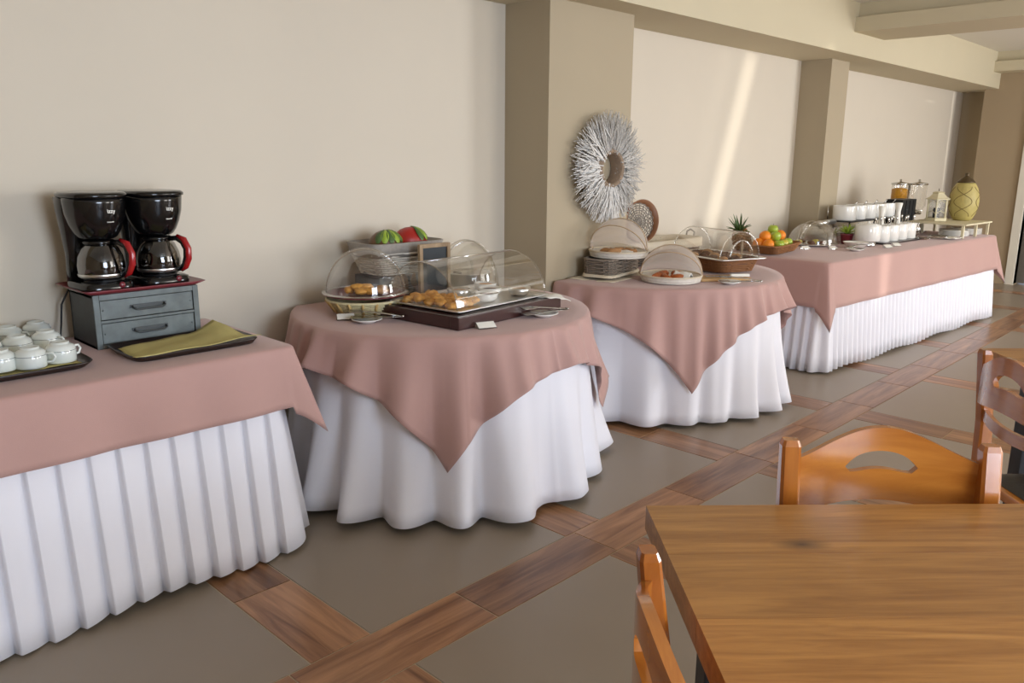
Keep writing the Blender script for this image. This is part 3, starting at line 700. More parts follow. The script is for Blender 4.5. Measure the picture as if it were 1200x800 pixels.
mb.loft([R(.168, -.001), R(.184, -.001), R(.184, .002), R(.168, .002)], True, False, False); mb.build('rim_flange', M['lidglass'], t)
for k in range(9):
    o = lump((0, 0, .012), .032, .024, .015, k+40, .13).build('pastry_piece', M['pastry'] if k < 6 else M['bread']); o.location = (BX+[.03,.0,-.03,.05,.02,-.02,.06,.08,.04][k], BY+[-.05,-.04,-.06,-.02,-.01,0,.04,.02,.06][k], Z2+.086+(.012 if k in (1, 4) else 0)); o.rotation_euler = (0, 0, k*1.1)
    tag(o, 'golden pastry piece on the maroon plate' if k < 6 else 'pale bun on the maroon plate', 'pastry', 'golden pastries on the maroon plate' if k < 6 else 'pale buns on the maroon plate')
# grey chest with white basket of decorative fruit
zinc_chest('small grey metal chest under the whitewashed fruit basket', -3.12, -2.93, 2.17, 2.50, Z2, .862)
t = thing('wicker_basket', 'whitewashed square wicker basket with grey fabric collar holding round red-green fruit', 'basket', (-3.02, 2.335, .864), 0)
basket(t, 'rect', .090, .150, .118, .195, .105, M['whitewicker'], 10, 30, .005, r=.0050)
mb = MB(); mb.loft([[(x, y, z) for x, y, _, _ in ring_pts('rect', a, b, 48)] for a, b, z in ((.119, .196, .088), (.131, .215, .150), (.123, .206, .153), (.110, .185, .100))], True, False, False); mb.build('fabric_collar', mat('grey_fabric', '9c958d', .9, var=.2, vscale=70, bump=.4, bscale=250), t, .0015)
mb = MB(); mb.loft([[(x, y, z) for x, y, _, _ in ring_pts('rect', .11, .185, 32)] for z in (.09, .10)]); mb.build('fabric_filling', M['lining'], t)
def deco_fruit(lab, x, y, z, r, m, leaf_side):
    t = thing('decorative_fruit', lab, 'fruit', (x, y, z), 0)
    mb = MB(); mb.ball((0, 0, r*.85), r, 18, sx=1.0, sy=1.15, sz=.88); mb.build('flesh', m, t)
    for k in range(6):
        a = leaf_side+(k-2.5)*.42; g = []
        for i in range(6):
            ph = .15+i*.26; w_ = .30*math.sin(PI*(i+.4)/6)
            g.append([(r*1.06*math.sin(ph)*math.cos(a+s_*w_), r*1.2*math.sin(ph)*math.sin(a+s_*w_), r*.86+r*.93*math.cos(ph)) for s_ in (-1, 0, 1)])
        mb = MB(); mb.sheet(g, .001); mb.build('leaf', M['leaflight'] if k % 2 else M['leaf'], t)
deco_fruit('round red-brown fruit mostly wrapped in green leaves in the white basket', -3.0, 2.262, .947, .070, M['fruitmix'], .0)
deco_fruit('bright red fruit with green leaves on one side in the white basket', -3.0, 2.405, .947, .074, M['fruitred'], 1.2)
# chalkboard stand
t = thing('chalkboard_stand', 'tall wood-framed chalkboard stand behind the wood-based display', 'sign', (-2.80, 2.385, Z2), math.radians(-2))
mb = MB(); mb.box(-.012, .006, -.088, -.070, 0, .27, .002); mb.box(-.012, .006, .070, .088, 0, .27, .002); mb.box(-.012, .006, -.07, .07, .252, .27, .002); mb.box(-.012, .006, -.07, .07, .0, .018, .002); mb.build('wooden_frame', M['palewood'], t)
mb = MB(); mb.box(-.008, -.002, -.07, .07, .018, .252); mb.build('chalkboard', M['slate'], t)
# second round dome further back
t = thing('dome_cover', 'round clear dome at the back corner by the column', 'cover', (-2.93, 2.70, Z2+.03), math.radians(-20)); dome(t, .160, .0, .225)
o = thing('cake_stand', 'low pale wicker base under the back dome', 'basket', (-2.93, 2.70, Z2)); basket(o, 'ellipse', .15, .15, .165, .165, .026, M['palewicker'], 4, 40, .005)
t = thing('metal_dish', 'round shiny metal dish under the back dome', 'dish', (-2.90, 2.68, Z2+.034))
mb = MB(); mb.lathe([(.095, 0), (.108, .01), (.112, .065), (.118, .068), (.115, .071), (.107, .066), (.10, .012), (.001, .008)], 32, cap1=False); mb.build('pan', M['steelband'], t)
mb = MB(); mb.tube([(-.02, -.06, .07), (0, -.09, .075), (.02, -.06, .07)], .005, 6); mb.build('handle', M['blackmat'], t)
# tongs, plates, cards
plate('saucer', 'white saucer with tongs beside the pale wicker basket', -2.640, 1.886, Z2, .062)
tongs('slotted steel serving tongs on the saucer beside the pale wicker basket', -2.629, 1.920, Z2+.012, math.radians(225))
card('white label card beside the pale wicker basket', -2.758, 1.864, Z2, -.5, .07)
card('white label card in clear holder in front of the wood-based display', -2.239, 2.159, Z2, -.35, .075)
plate('saucer', 'white saucer at the column end of the wood-based display', -2.229, 2.495, Z2, .062)
tongs('steel serving tongs on the saucer at the column end of the wood-based display', -2.231, 2.496, Z2+.012, math.radians(250))
napkin('paper_napkin', 'white napkin hanging over the far corner of the wooden base', [(-2.40, 2.60, Z2+.058), (-2.30, 2.60, Z2+.058), (-2.27, 2.72, Z2+.052), (-2.38, 2.72, Z2+.056)], M['paper'], lambda u, v: -.02*max(0, u+v-1.5)*2)
# ---------------------------------------------------------------- wreath on the column
wr = thing('twig_wreath', 'large round wreath of whitewashed twigs hanging on the column', 'wreath', (-2.885, 3.70, 1.338))
def Wp(a, r, h): return (h, r*math.cos(a), r*math.sin(a))
rnd = random.Random(11)
mb = MB()
for k in range(1100):
    a = rnd.uniform(0, 2*PI); r0 = rnd.uniform(.082, .15); r1 = rnd.uniform(.20, .315); h0 = rnd.uniform(.02, .085); h1 = h0*.6+rnd.uniform(0, .055)
    a1 = a+rnd.uniform(-.16, .16); th = rnd.uniform(.0024, .0044); rm = (r0+r1)/2; am = (a+a1)/2+rnd.uniform(-.05, .05)
    mb.tube([Wp(a, r0, h0), Wp(am, rm, (h0+h1)/2+.006), Wp(a1, r1, h1)], [th*1.1, th, th*.6], 3, smooth=False, cap=False)
    if k % 3 == 0: mb.tube([Wp(am, rm, (h0+h1)/2+.006), Wp(a1+rnd.uniform(-.2, .2), r1+.008, h1+rnd.uniform(-.01, .02))], [th*.8, th*.4], 3, smooth=False, cap=False)
o = mb.build('twigs', M['twig'], wr); o['kind'] = 'stuff'
mb = MB(); mb.loft([[Wp(2*PI*k/40, r_, h_) for k in range(40)] for r_, h_ in ((.084, .0), (.084, .075), (.10, .085), (.13, .03), (.20, .012), (.20, .0))], True, False, False); mb.build('inner_ring', M['twigring'], wr)

# ---------------------------------------------------------------- third table (round, by the column)
napkin('lace_runner', 'cream lace-edged cloth under the taupe wicker crate', [(-2.868, 3.40, ZT+.003), (-2.60, 3.46, ZT+.003), (-2.66, 3.98, ZT+.003), (-2.868, 3.90, ZT+.003)], M['lining'])
t = thing('wicker_crate', 'taupe rectangular wicker crate under the rear net food cover', 'crate', (-2.765, 3.665, ZT+.007), math.radians(12))
basket(t, 'rect', .090, .185, .095, .192, .105, M['darkwicker'], 10, 34, .005, r=.0050)
mb = MB(); n = 80
mb.loft([[(x+(.004*math.sin(k*PI/2) if j else 0)*nx, y, z) for k, (x, y, nx, ny) in enumerate(ring_pts('rect', a, b, n))] for j, (a, b, z) in enumerate([(.092, .187, .022), (.100, .195, .024), (.103, .199, .008)])], True, False, False); mb.build('lace_edging', M['lining'], t)
def net_cover(label, x, y, z, R_, Ht, rz, labb, fill):
    b = thing('round_basket', labb, 'basket', (x, y, z)); 
    mb = MB(); mb.lathe([(R_*.86, 0), (R_*.98, .012), (R_, .030), (R_*.97, .032), (R_*.9, .012), (.001, .008)], 40, cap0=True, cap1=False); mb.build('tray_body', M['whitewicker'], b)
    mb = MB()
    for zz in (.006, .017, .028): mb.tube([((R_*(.93+.05*zz/.017*.6)+.002*(k % 2))*math.cos(2*PI*k/60), (R_*(.93+.05*zz/.017*.6)+.002*(k % 2))*math.sin(2*PI*k/60), zz) for k in range(60)], .004, 5, closed=True)
    o = mb.build('woven_band', M['whitewicker'], b); o['kind'] = 'stuff'
    c = thing('net_food_cover', label, 'cover', (x, y, z+.033), rz)
    def arc(tilt, k, n=24, q=1.0):
        ph = PI*k/n; s_, co = math.sin(ph), math.cos(ph)
        return (R_*q*s_*math.cos(tilt), -R_*q*co, .004+Ht*q*s_*math.sin(tilt)+.0)
    tl = [.34, .6, .95, 1.4, 1.75, 2.3, 3.12]
    g = []
    for i in range(len(tl)-1):
        for j in range(5):
            ti = tl[i]+(tl[i+1]-tl[i])*j/5; q = 1-.035*math.sin(PI*j/5); g.append([arc(ti, k, q=q) for k in range(25)])
    g.append([arc(tl[-1], k) for k in range(25)])
    mb = MB(); mb.sheet(g[:16]); mb.build('net_front', M['net'], c)
    mb = MB(); mb.sheet(g[15:]); mb.build('net_back', M['net'], c)
    for ti in (.95, 1.75):
        mb = MB(); mb.tube([arc(ti, k) for k in range(25)], .0035, 6); mb.build('cover_rib', M['netrib'], c)
    mb = MB(); mb.tube([(R_*math.cos(2*PI*k/40), R_*math.sin(2*PI*k/40), .003) for k in range(40)], .005, 6, closed=True); mb.build('hem', M['lining'], c)
    mb = MB(); mb.ball((0, -R_, .006), .012, 8); mb.build('hinge', M['netrib'], c)
    return b
XA, YA = -2.718, 3.665
net_cover('rear net food cover standing on the taupe wicker crate', XA, YA, ZT+.116, .165, .175, math.radians(-75), 'round white basket under the rear net cover on the crate', 0)
XB2, YB2 = -2.420, 3.745
net_cover('front net food cover standing directly on the pink cloth', XB2, YB2, ZT+.002, .165, .160, math.radians(-62), 'round white basket under the front net cover on the cloth', 0)
rnd = random.Random(3)
for k in range(9):
    a = k*.7; mb = lump((0, 0, .014), .034, .026, .020, k+80); o = mb.build('bread_roll', M['bread']); o.location = (XA+.075*math.cos(a)*(.4+.6*(k % 2)), YA+.075*math.sin(a), ZT+.116+.010+(.01 if k > 6 else 0)); o.rotation_euler = (0, 0, a*2)
    tag(o, 'bread roll in the round basket on the crate', 'bread', 'bread rolls in the round basket on the crate')
for k in range(8):
    o = crescent(.045, k).build('croissant', M['croissant']); a = k*.8+.3; o.location = (XB2+.075*math.cos(a)*(.5+.5*(k % 2)), YB2+.085*math.sin(a), ZT+.031); o.rotation_euler = (0, 0, a*1.7)
    tag(o, 'small croissant in the front round basket', 'croissant', 'croissants in the front round basket')
napkin('paper_napkin', 'white paper napkin standing up in the front round basket', [(XB2+.03, YB2-.07, ZT+.018), (XB2+.13, YB2-.06, ZT+.018), (XB2+.125, YB2+.06, ZT+.018), (XB2+.03, YB2+.06, ZT+.018)], M['paper'], lambda u, v: .045*max(0, 1-abs(v-.5)*3.2))
napkin('paper_napkin', 'white paper napkin in the round basket on the crate', [(XA+.02, YA-.10, ZT+.132), (XA+.12, YA-.09, ZT+.132), (XA+.12, YA+.02, ZT+.132), (XA+.03, YA+.03, ZT+.132)], M['paper'], lambda u, v: .03*max(0, 1-abs(v-.5)*3))
# long basket with cream liner
t = thing('lined_basket', 'long taupe wicker basket with cream cloth liner and loop handle by the wall', 'basket', (-2.985, 4.40, ZT+.002), math.radians(-4))
basket(t, 'rect', .115, .36, .125, .385, .135, M['darkwicker'], 11, 64, .006, r=.0052)
mb = MB(); mb.loft([[(x, y, z) for x, y, _, _ in ring_pts('rect', a, b, 60)] for a, b, z in ((.130, .391, .085), (.136, .397, .088), (.136, .398, .144), (.118, .378, .146), (.112, .36, .10))], True, False, False); mb.build('cloth_liner', M['lining'], t)
for s_ in (-1, 1):
    mb = MB(); mb.tube([(.03, s_*.385, .13), (.03, s_*.392, .17), (0, s_*.393, .185), (-.03, s_*.392, .17), (-.03, s_*.385, .13)], .006, 7); mb.build('handle', M['darkwicker'], t)
# leaning oval basket
t = thing('oval_basket', 'oval brown woven basket leaning against the wall beside the wreath', 'basket', (-2.985, 4.22, ZT+.262))
MM = Matrix.Rotation(math.radians(72), 4, 'Y') @ Matrix.Rotation(math.radians(20), 4, 'Z')
mb = MB()
for i in range(1, 9):
    mb.tube([tuple(MM @ Vector((.014*i*1.0*math.cos(2*PI*k/40), .0205*i*math.sin(2*PI*k/40), .004*(-1)**(k+i)))) for k in range(40)], .0042, 4, closed=True)
for k in range(20):
    mb.tube([tuple(MM @ Vector((0, 0, 0))), tuple(MM @ Vector((.116*math.cos(PI*k/10), .168*math.sin(PI*k/10), 0)))], .003, 4)
o = mb.build('woven_panel', M['greywicker'], t); o['kind'] = 'stuff'
mb = MB(); n = 44
mb.loft([[tuple(MM @ Vector((a*math.cos(2*PI*k/n), a*1.45*math.sin(2*PI*k/n), h_))) for k in range(n)] for a, h_ in ((.113, -.006), (.121, -.006), (.128, .035), (.121, .036), (.114, .0))], True, False, False); mb.build('rim', M['leather'], t)
# wicker display with clear roll-top
RZ = math.radians(72)
t = thing('roll_top_basket', 'brown wicker bread display with clear roll-top cover', 'display', (-2.50, 4.335, ZT+.008), RZ)
basket(t, 'rect', .135, .205, .155, .235, .078, M['brownwicker'], 11, 60, .004, r=.0034)
mb = MB(); mb.loft([[(x, y, z) for x, y, _, _ in ring_pts('rect', a, b, 48, rc=.15)] for a, b, z in ((.150, .235, .080), (.180, .262, .080), (.180, .262, .086), (.150, .235, .086))], True, False, False); mb.build('clear_rim', M['steelband'], t)
mb = MB(); mb.loft([[(x, y, z) for x, y, _, _ in ring_pts('rect', .148, .228, 32)] for z in (.05, .055)]); mb.build('basket_floor', M['choc'], t)
hood(t, .42, .150, .087, Rx=.150)
mb = MB(); mb.tube([(.085*math.cos(PI*k/16)-.0, -.222, .088+.100*math.sin(PI*k/16)) for k in range(17)], .0045, 6); mb.box(-.008, .008, -.226, -.220, .088, .19); mb.build('end_handle', M['lidglass'], t)
def on_rb(x, y): v = rot(RZ, (-2.50, 4.335, 0)) @ Vector((x, y, 0)); return v.x, v.y
k = 0
for i in range(3):
    for j in range(5):
        x, y = on_rb(-.09+i*.09, -.17+j*.085); o = lump((0, 0, .018), .036, .028, .022, k+120).build('bread_piece', M['choc'] if (i+j) % 3 else M['bread']); o.location = (x, y, ZT+.064); o.rotation_euler = (0, 0, k*.9); k += 1
        dk = (i+j) % 3; wh = ['column-side row', 'middle row', 'far row'][i]+', '+['nearest the wall', 'second from the wall', 'middle one', 'second from the room', 'nearest the room'][4-j]; tag(o, ('dark' if dk else 'lighter')+' bread piece in the brown wicker display, '+wh, 'bread', 'dark bread pieces in the wicker display' if dk else 'light bread pieces in the wicker display')
t = thing('cutting_board', 'wooden cutting board between the front net cover and the tongs', 'board', (-2.265, 4.00, ZT+.002), math.radians(-32))
mb = MB(); mb.box(-.075, .075, -.15, .15, 0, .014, .004); mb.build('board_body', M['board'], t)
t = thing('bread_knife', 'bread knife with white handle lying on the cutting board', 'knife', (-2.215, 4.03, ZT+.018), math.radians(-38))
mb = MB(); mb.box(-.010, .010, -.005, .105, 0, .016, .004); mb.build('handle', M['paper'], t)
mb = MB(); mb.box(-.012, .010, -.15, -.004, .004, .006); mb.build('blade', M['steel'], t)
x, y = (-2.140, 3.884); plate('saucer', 'white saucer with tongs at the front edge beside the cutting board', x, y, Z2, .062)
x, y = (-2.091, 3.892); tongs('slotted steel tongs on the saucer beside the cutting board', x, y, Z2+.012, math.radians(215))

# ---------------------------------------------------------------- far long table
def F(x, y): v = T4 @ Vector((x, y, 0)); return v.x, v.y
R4 = -math.atan2(.197, 2.99)
Z4 = ZT+.002
# pineapple
x, y = F(-.765, .22); t = thing('pineapple', 'whole pineapple with green crown behind the fruit basket', 'pineapple', (x, y, Z4+.005))
tl = Matrix.Rotation(math.radians(4), 4, 'Y') @ Matrix.Rotation(math.radians(34), 4, 'X')
mb = MB()
for i in range(9):
    for k in range(9):
        z = .018+i*.0185; r_ = .056*math.sin(PI*(.14+.76*(z+.01)/.19))**.6; a = 2*PI*(k+.5*(i % 2))/9
        mb.ball((r_*math.cos(a), r_*math.sin(a), z), .016, 6, smooth=True, M=tl)
mb.lathe([(.03, .0), (.05, .03), (.055, .09), (.045, .16), (.02, .178)], 16, M=tl); o = mb.build('skin', M['pine'], t); o['kind'] = 'stuff'
for k in range(26):
    a = k*2.4; el = .25+1.15*(k/26); L_ = .075+.06*(k/26); g = []
    for i in range(5):
        s_ = i/4; rr = math.cos(el)*L_*s_+.012; w_ = .009*(1-s_)**.7+.0006; zz = .170+math.sin(el)*L_*s_+(.0 if k > 12 else -.02*s_*s_)
        g.append([(rr*math.cos(a)-w_*math.sin(a), rr*math.sin(a)+w_*math.cos(a), zz+.003), (rr*math.cos(a), rr*math.sin(a), zz), (rr*math.cos(a)+w_*math.sin(a), rr*math.sin(a)-w_*math.cos(a), zz+.003)])
    mb = MB(); mb.sheet(g, .001, M=tl); mb.build('leaf', M['leaf'], t)
# fruit basket
x, y = F(-.55, .25); FB = (x, y); t = thing('fruit_basket', 'low brown wicker basket heaped with oranges and apples', 'basket', (x, y, Z4), R4+math.radians(10))
basket(t, 'rect', .105, .20, .138, .26, .062, M['brownwicker'], 9, 56, .006, r=.0034)
mb = MB(); mb.loft([[(xx, yy, z) for xx, yy, _, _ in ring_pts('rect', .11, .215, 32)] for z in (.028, .034)]); mb.build('basket_floor', M['brownwicker'], t)
rb = rot(R4+math.radians(10), (x, y, 0))
fr = [(-.05,-.12,.068,'o'),(.03,-.13,.066,'o'),(.085,-.07,.062,'a'),(-.01,-.05,.066,'o'),(.08,.01,.062,'g'),(-.07,-.04,.066,'a'),(.0,.04,.066,'g'),(.075,.085,.064,'a'),(-.07,.05,.066,'o'),(.01,.12,.066,'a'),(-.06,.13,.066,'g'),
      (-.02,-.09,.118,'o'),(.035,-.03,.116,'a'),(-.045,.00,.118,'g'),(.03,.05,.116,'o'),(-.02,.09,.116,'a'),(-.01,.01,.158,'a')]
nm = {'o': ('orange', 'orange', M['orange']), 'a': ('apple', 'green apple', M['apple']), 'g': ('apple', 'yellow-green apple', M['applegold'])}
for k, (fx, fy, fz, ty) in enumerate(fr):
    v = rb @ Vector((fx*.92, fy*1.22, 0)); n_, l_, m_ = nm[ty]
    lay_ = 'on top of the heap' if fz > .14 else 'in the upper layer' if fz > .1 else 'in the bottom layer'
    end_ = 'at the net-cover end' if fy < -.08 else 'left of the middle' if fy < -.015 else 'in the middle' if fy < .035 else 'right of the middle' if fy < .10 else 'at the bowl end'
    sd_ = 'wall side' if fx < -.03 else 'centre' if fx < .045 else 'room side'
    t = thing(n_, l_+' '+lay_+' of the fruit basket, '+end_+', '+sd_, n_, (v.x, v.y, Z4+fz), 0, {'o': 'oranges', 'a': 'green apples', 'g': 'yellow-green apples'}[ty]+' in the fruit basket')
    mb = MB(); r_ = .041 if ty == 'o' else .038
    if ty == 'o': mb.ball((0, 0, 0), r_, 16, sz=.95)
    else: mb.lathe([(.003, -.80*r_), (.4*r_, -.92*r_), (.75*r_, -.7*r_), (r_, 0), (.92*r_, .45*r_), (.6*r_, .82*r_), (.25*r_, .86*r_), (.02*r_, .70*r_)], 16)
    mb.build('peel', m_, t)
    mb = MB()
    if ty == 'o': mb.ball((0, 0, .95*r_), .004, 6, sz=.4)
    else: mb.tube([(0, 0, .68*r_), (.002, .001, 1.12*r_)], .0014, 5)
    mb.build('stem', M['bronze'], t)
for lab, q, rz_ in (('white label card in front of the fruit basket', (-.50, .62), -.3), ('white label card in front of the far clear dome', (-.37, .78), -.3), ('white label card at the foot of the white drum', (-.155, 1.22), -.3), ('white label card at the corner of the black bowl tray', (-.165, 1.40), -.3)):
    x, y = F(*q); card(lab, x, y, Z4, R4+rz_, .07)
# far dome
x, y = F(-.60, .93); t = thing('dome_cover', 'round clear dome over cut fruit behind the label cards', 'cover', (x, y, Z4+.02), math.radians(-10)); dome(t, .185, 0, .165)
plate('plate', 'round white plate under the far clear dome', x, y, Z4, .185)
for k in range(5):
    o = lump((0, 0, .012), .030, .024, .016, k+200).build('fruit_slice', M['applegold'] if k % 2 else M['choc']); o.location = (x+.09*math.cos(k*1.3), y-.06+.07*math.sin(k*1.3), Z4+.018); tag(o, 'yellow fruit slice under the far dome' if k % 2 else 'dark dried fruit under the far dome', 'fruit', 'fruit slices under the far dome' if k % 2 else 'dark dried fruit under the far dome')
# clear bin with a roll lying on it
x, y = F(-.67, 1.26)
t = thing('clear_bin', 'square clear bin of packets behind the far dome', 'bin', (x, y, Z4), R4)
mb = MB(); mb.loft([[(xx, yy, z) for xx, yy, _, _ in ring_pts('rect', a, b, 40, rc=.15)] for a, b, z in ((.12, .13, 0), (.135, .145, .13), (.13, .14, .13), (.115, .125, .006))], True, True, True); mb.build('bin_body', M['lidglass'], t)
mb = MB(); mb.loft([[(xx, yy, z) for xx, yy, _, _ in ring_pts('rect', .112, .12, 24, rc=.2)] for z in (.01, .09)]); mb.build('packets', M['paper'], t)
o = MB(); o.tube([(0, -.16, 0), (0, .16, 0)], .022, 18); o = o.build('kitchen_roll', M['steelband']); o.location = (x, y, Z4+.155); o.rotation_euler = (0, 0, R4+.1); tag(o, 'shiny foil roll lying on top of the clear bin', 'roll')
# two-tier bowl rack
def bowl_row(n, x0, y0, dy, zb, r0, h, labs, m=None):
    src = None
    for k in range(n):
        x, y = F(x0, y0+k*dy)
        t = thing('round_jar', labs[k], 'jar', (x, y, zb), 0)
        mb = MB(); r_ = r0[k]; mb.lathe([(r_*.94, 0), (r_, .006), (r_, h-.004), (r_*.985, h), (r_*.94, h), (r_*.93, h-.03), (.001, h-.035)], 32, cap0=True, cap1=False); mb.build('jar_body', M['china'], t)
        mb = MB(); mb.tube([(r_*.4, .0, h-.03), (r_*.75, r_*.3, h+.018), (r_*.85, r_*.4, h+.035)], [.003, .003, .007], 6); mb.build('spoon', M['steel'], t)
rk = thing('bowl_rack', 'black two-legged rack carrying the upper row of white jars', 'rack', (*F(-.66, 1.46), Z4), R4)
mb = MB(); mb.box(-.105, .105, -.02, .90, .150, .162, .003); mb.build('shelf_board', M['blackmat'], rk)
for yy in (0, .86):
    mb = MB(); mb.tube([(-.11, yy-.02, 0), (-.085, yy, .15)], .006, 6); mb.build('leg', M['blackmat'], rk); mb = MB(); mb.tube([(.11, yy-.02, 0), (.085, yy, .15)], .006, 6); mb.build('leg', M['blackmat'], rk)
mb = MB(); mb.tube([(-.1, -.012, .17), (-.1, -.012, .28)], .005, 6); mb.build('end_post', M['steel'], rk)
bowl_row(5, -.66, 1.54, .190, Z4+.1625, (.095, .088, .088, .088, .085), .118, ['nearest white jar on the rack', 'second white jar from the near end of the rack', 'middle white jar on the rack', 'second white jar from the far end of the rack', 'farthest white jar on the rack, with a tall spoon'])
bowl_row(4, -.64, 1.62, .20, Z4, (.07, .07, .07, .07), .10, ['nearest white jar under the rack', 'second white jar under the rack from the near end', 'third white jar under the rack from the near end', 'farthest white jar under the rack'])
# drum on chrome stand and the row of bins on black tray
x, y = F(-.33, 1.27); t = thing('chafing_drum', 'wide white drum-shaped pot on a chrome stand', 'pot', (x, y, Z4), R4)
mb = MB(); mb.lathe([(.092, .035), (.096, .04), (.096, .155), (.093, .16), (.088, .157), (.001, .15)], 36, cap0=True, cap1=False); mb.build('pot_body', M['china'], t)
mb = MB(); mb.lathe([(.07, 0), (.072, .004), (.055, .034), (.05, .036)], 28); mb.build('chrome_stand', M['steel'], t)
mb = MB(); mb.lathe([(.094, .158), (.06, .168), (.012, .171), (.012, .185), (.001, .187)], 28, cap1=False); mb.build('lid', M['china'], t)
serving = thing('serving_tray', 'long black tray under the four white cutlery bins', 'tray', (*F(-.33, 1.78), Z4), R4)
mb = MB(); mb.box(-.095, .095, -.38, .36, 0, .012, .003); mb.build('tray_body', M['tray'], serving)
bins = ['nearest white cutlery bin on the black tray', 'second white cutlery bin on the black tray', 'third white cutlery bin on the black tray', 'farthest white cutlery bin on the black tray']
for k in range(4):
    x, y = F(-.33, 1.50+k*.165); t = thing('cutlery_bin', bins[k], 'bin', (x, y, Z4+.0125), R4)
    mb = MB(); mb.lathe([(.068, 0), (.072, .006), (.074, .125), (.071, .13), (.066, .127), (.062, .02), (.001, .015)], 28, cap0=True, cap1=False); mb.build('bin_body', M['china'], t)
    for q in range(3):
        a = q*2.1+k; mb = MB(); mb.tube([(.02*math.cos(a), .02*math.sin(a), .02), (.05*math.cos(a), .05*math.sin(a), .165)], .0035, 5); mb.ball((.054*math.cos(a), .054*math.sin(a), .178), .013, 8, sx=.6, sy=.9, sz=1.3); mb.build('utensil', M['steel'], t)
for k, (lx, ly, w_, h_) in enumerate([(-.36, 1.60, .028, .25), (-.34, 1.86, .030, .27)]):
    x, y = F(lx, ly); t = thing('squeeze_bottle', ['slim white bottle in front of the black box, nearer', 'tall white bottle in front of the black box, further'][k], 'bottle', (x-.02, y, Z4+.035))
    mb = MB(); mb.lathe([(w_*.8, 0), (w_, .005), (w_*.62, h_*.75), (w_, h_), (w_*.9, h_+.002)], 18); mb.build('bottle_body', M['paper'], t)
# black box
t = thing('napkin_dispenser', 'tall black ribbed box behind the white cutlery bins', 'box', (*F(-.60, 2.44), Z4), R4)
mb = MB(); mb.box(-.075, .075, -.10, .18, 0, .31, .004)
for k in range(4): mb.box(.075, .079, -.09+k*.075, -.12+k*.075+.006, .01, .30)
mb.build('box_body', M['blackmat'], t)
# agave in maroon pot
x, y = F(-.475, 1.23); t = thing('potted_succulent', 'spiky green succulent in a maroon pot beside the white drum', 'plant', (x, y, Z4))
mb = MB(); mb.lathe([(.034, 0), (.038, .004), (.048, .07), (.051, .072), (.051, .082), (.045, .082), (.043, .07), (.001, .068)], 24, cap0=True, cap1=False); mb.build('pot', M['maroon'], t)
for k in range(22):
    a = k*2.4; el = .15+1.1*(k/22); L_ = .085; g = []
    for i in range(5):
        s_ = i/4; rr = math.cos(el)*L_*s_+.005; w_ = .009*math.sin(PI*(.2+.8*s_))+.0006; zz = .08+math.sin(el)*L_*s_
        g.append([(rr*math.cos(a)-w_*math.sin(a), rr*math.sin(a)+w_*math.cos(a), zz+.003), (rr*math.cos(a), rr*math.sin(a), zz), (rr*math.cos(a)+w_*math.sin(a), rr*math.sin(a)-w_*math.cos(a), zz+.003)])
    mb = MB(); mb.sheet(g, .001); mb.build('leaf', M['leaflight'], t)
# shallow bowl and saucer
x, y = F(-.30, 1.02); t = thing('serving_bowl', 'shallow silvery-white bowl in front of the maroon pot', 'bowl', (x, y, Z4))
mb = MB(); mb.lathe([(.04, 0), (.075, .018), (.092, .042), (.095, .044), (.090, .042), (.072, .020), (.001, .006)], 32, cap0=True, cap1=False); mb.build('bowl_body', M['china'], t)
x, y = F(-.195, .80); plate('saucer', 'small saucer with tongs in front of the shallow bowl', x, y, Z4, .062)
tongs('steel tongs on the small saucer in front of the shallow bowl', x, y, Z4+.014, math.radians(75))
# cereal dispenser
t = thing('cereal_dispenser', 'double chrome cereal dispenser with one cylinder of corn flakes', 'dispenser', (*F(-.69, 2.84), Z4), R4+math.radians(-46))
mb = MB(); mb.box(-.10, .10, -.16, .16, 0, .012, .004); mb.build('base', M['steel'], t)
mb = MB(); mb.tube([(0, -.0, .01), (0, 0, .44)], .010, 10); mb.box(-.012, .012, -.14, .14, .185, .20, .003); mb.build('post', M['steel'], t)
for k, yy in enumerate((-.085, .085)):
    mb = MB(); mb.lathe([(.035, .19), (.072, .235), (.072, .425)], 28, cy=yy, cap0=False, cap1=False); c = mb.build('cylinder', M['glass'], t)
    if k == 0: mb = MB(); mb.lathe([(.030, .195), (.069, .235), (.069, .385), (.04, .395), (.001, .398)], 24, cy=yy, cap1=False); mb.build('corn_flakes', M['cereal'], c)
    mb = MB(); mb.lathe([(.075, .425), (.078, .43), (.078, .44), (.02, .452), (.010, .455), (.010, .475), (.001, .477)], 28, cy=yy, cap1=False); mb.build('lid', M['steel'], c)
    mb = MB(); mb.lathe([(.036, .155), (.038, .16), (.038, .19), (.034, .192)], 24, cy=yy); mb.tube([(.038, yy, .172), (.075, yy, .172)], .006, 8); mb.ball((.082, yy, .172), .014, 10); mb.build('dosing_wheel', M['steel'], c)
# glass jars near the dispenser
for k, (lx, ly) in enumerate([(-.42, 2.42), (-.47, 2.56)]):
    x, y = F(lx, ly); t = thing('glass_jar', ['small clear jar nearer the black box', 'small clear jar beside the cream shelf'][k], 'jar', (x, y, Z4))
    mb = MB(); mb.lathe([(.03, 0), (.036, .004), (.036, .075), (.028, .09), (.028, .10)], 22, cap1=False); mb.build('jar_body', M['glassbowl'], t)
    mb = MB(); mb.lathe([(.031, .098), (.031, .112), (.001, .114)], 20, cap0=True, cap1=False); mb.build('lid', M['steel'], t)
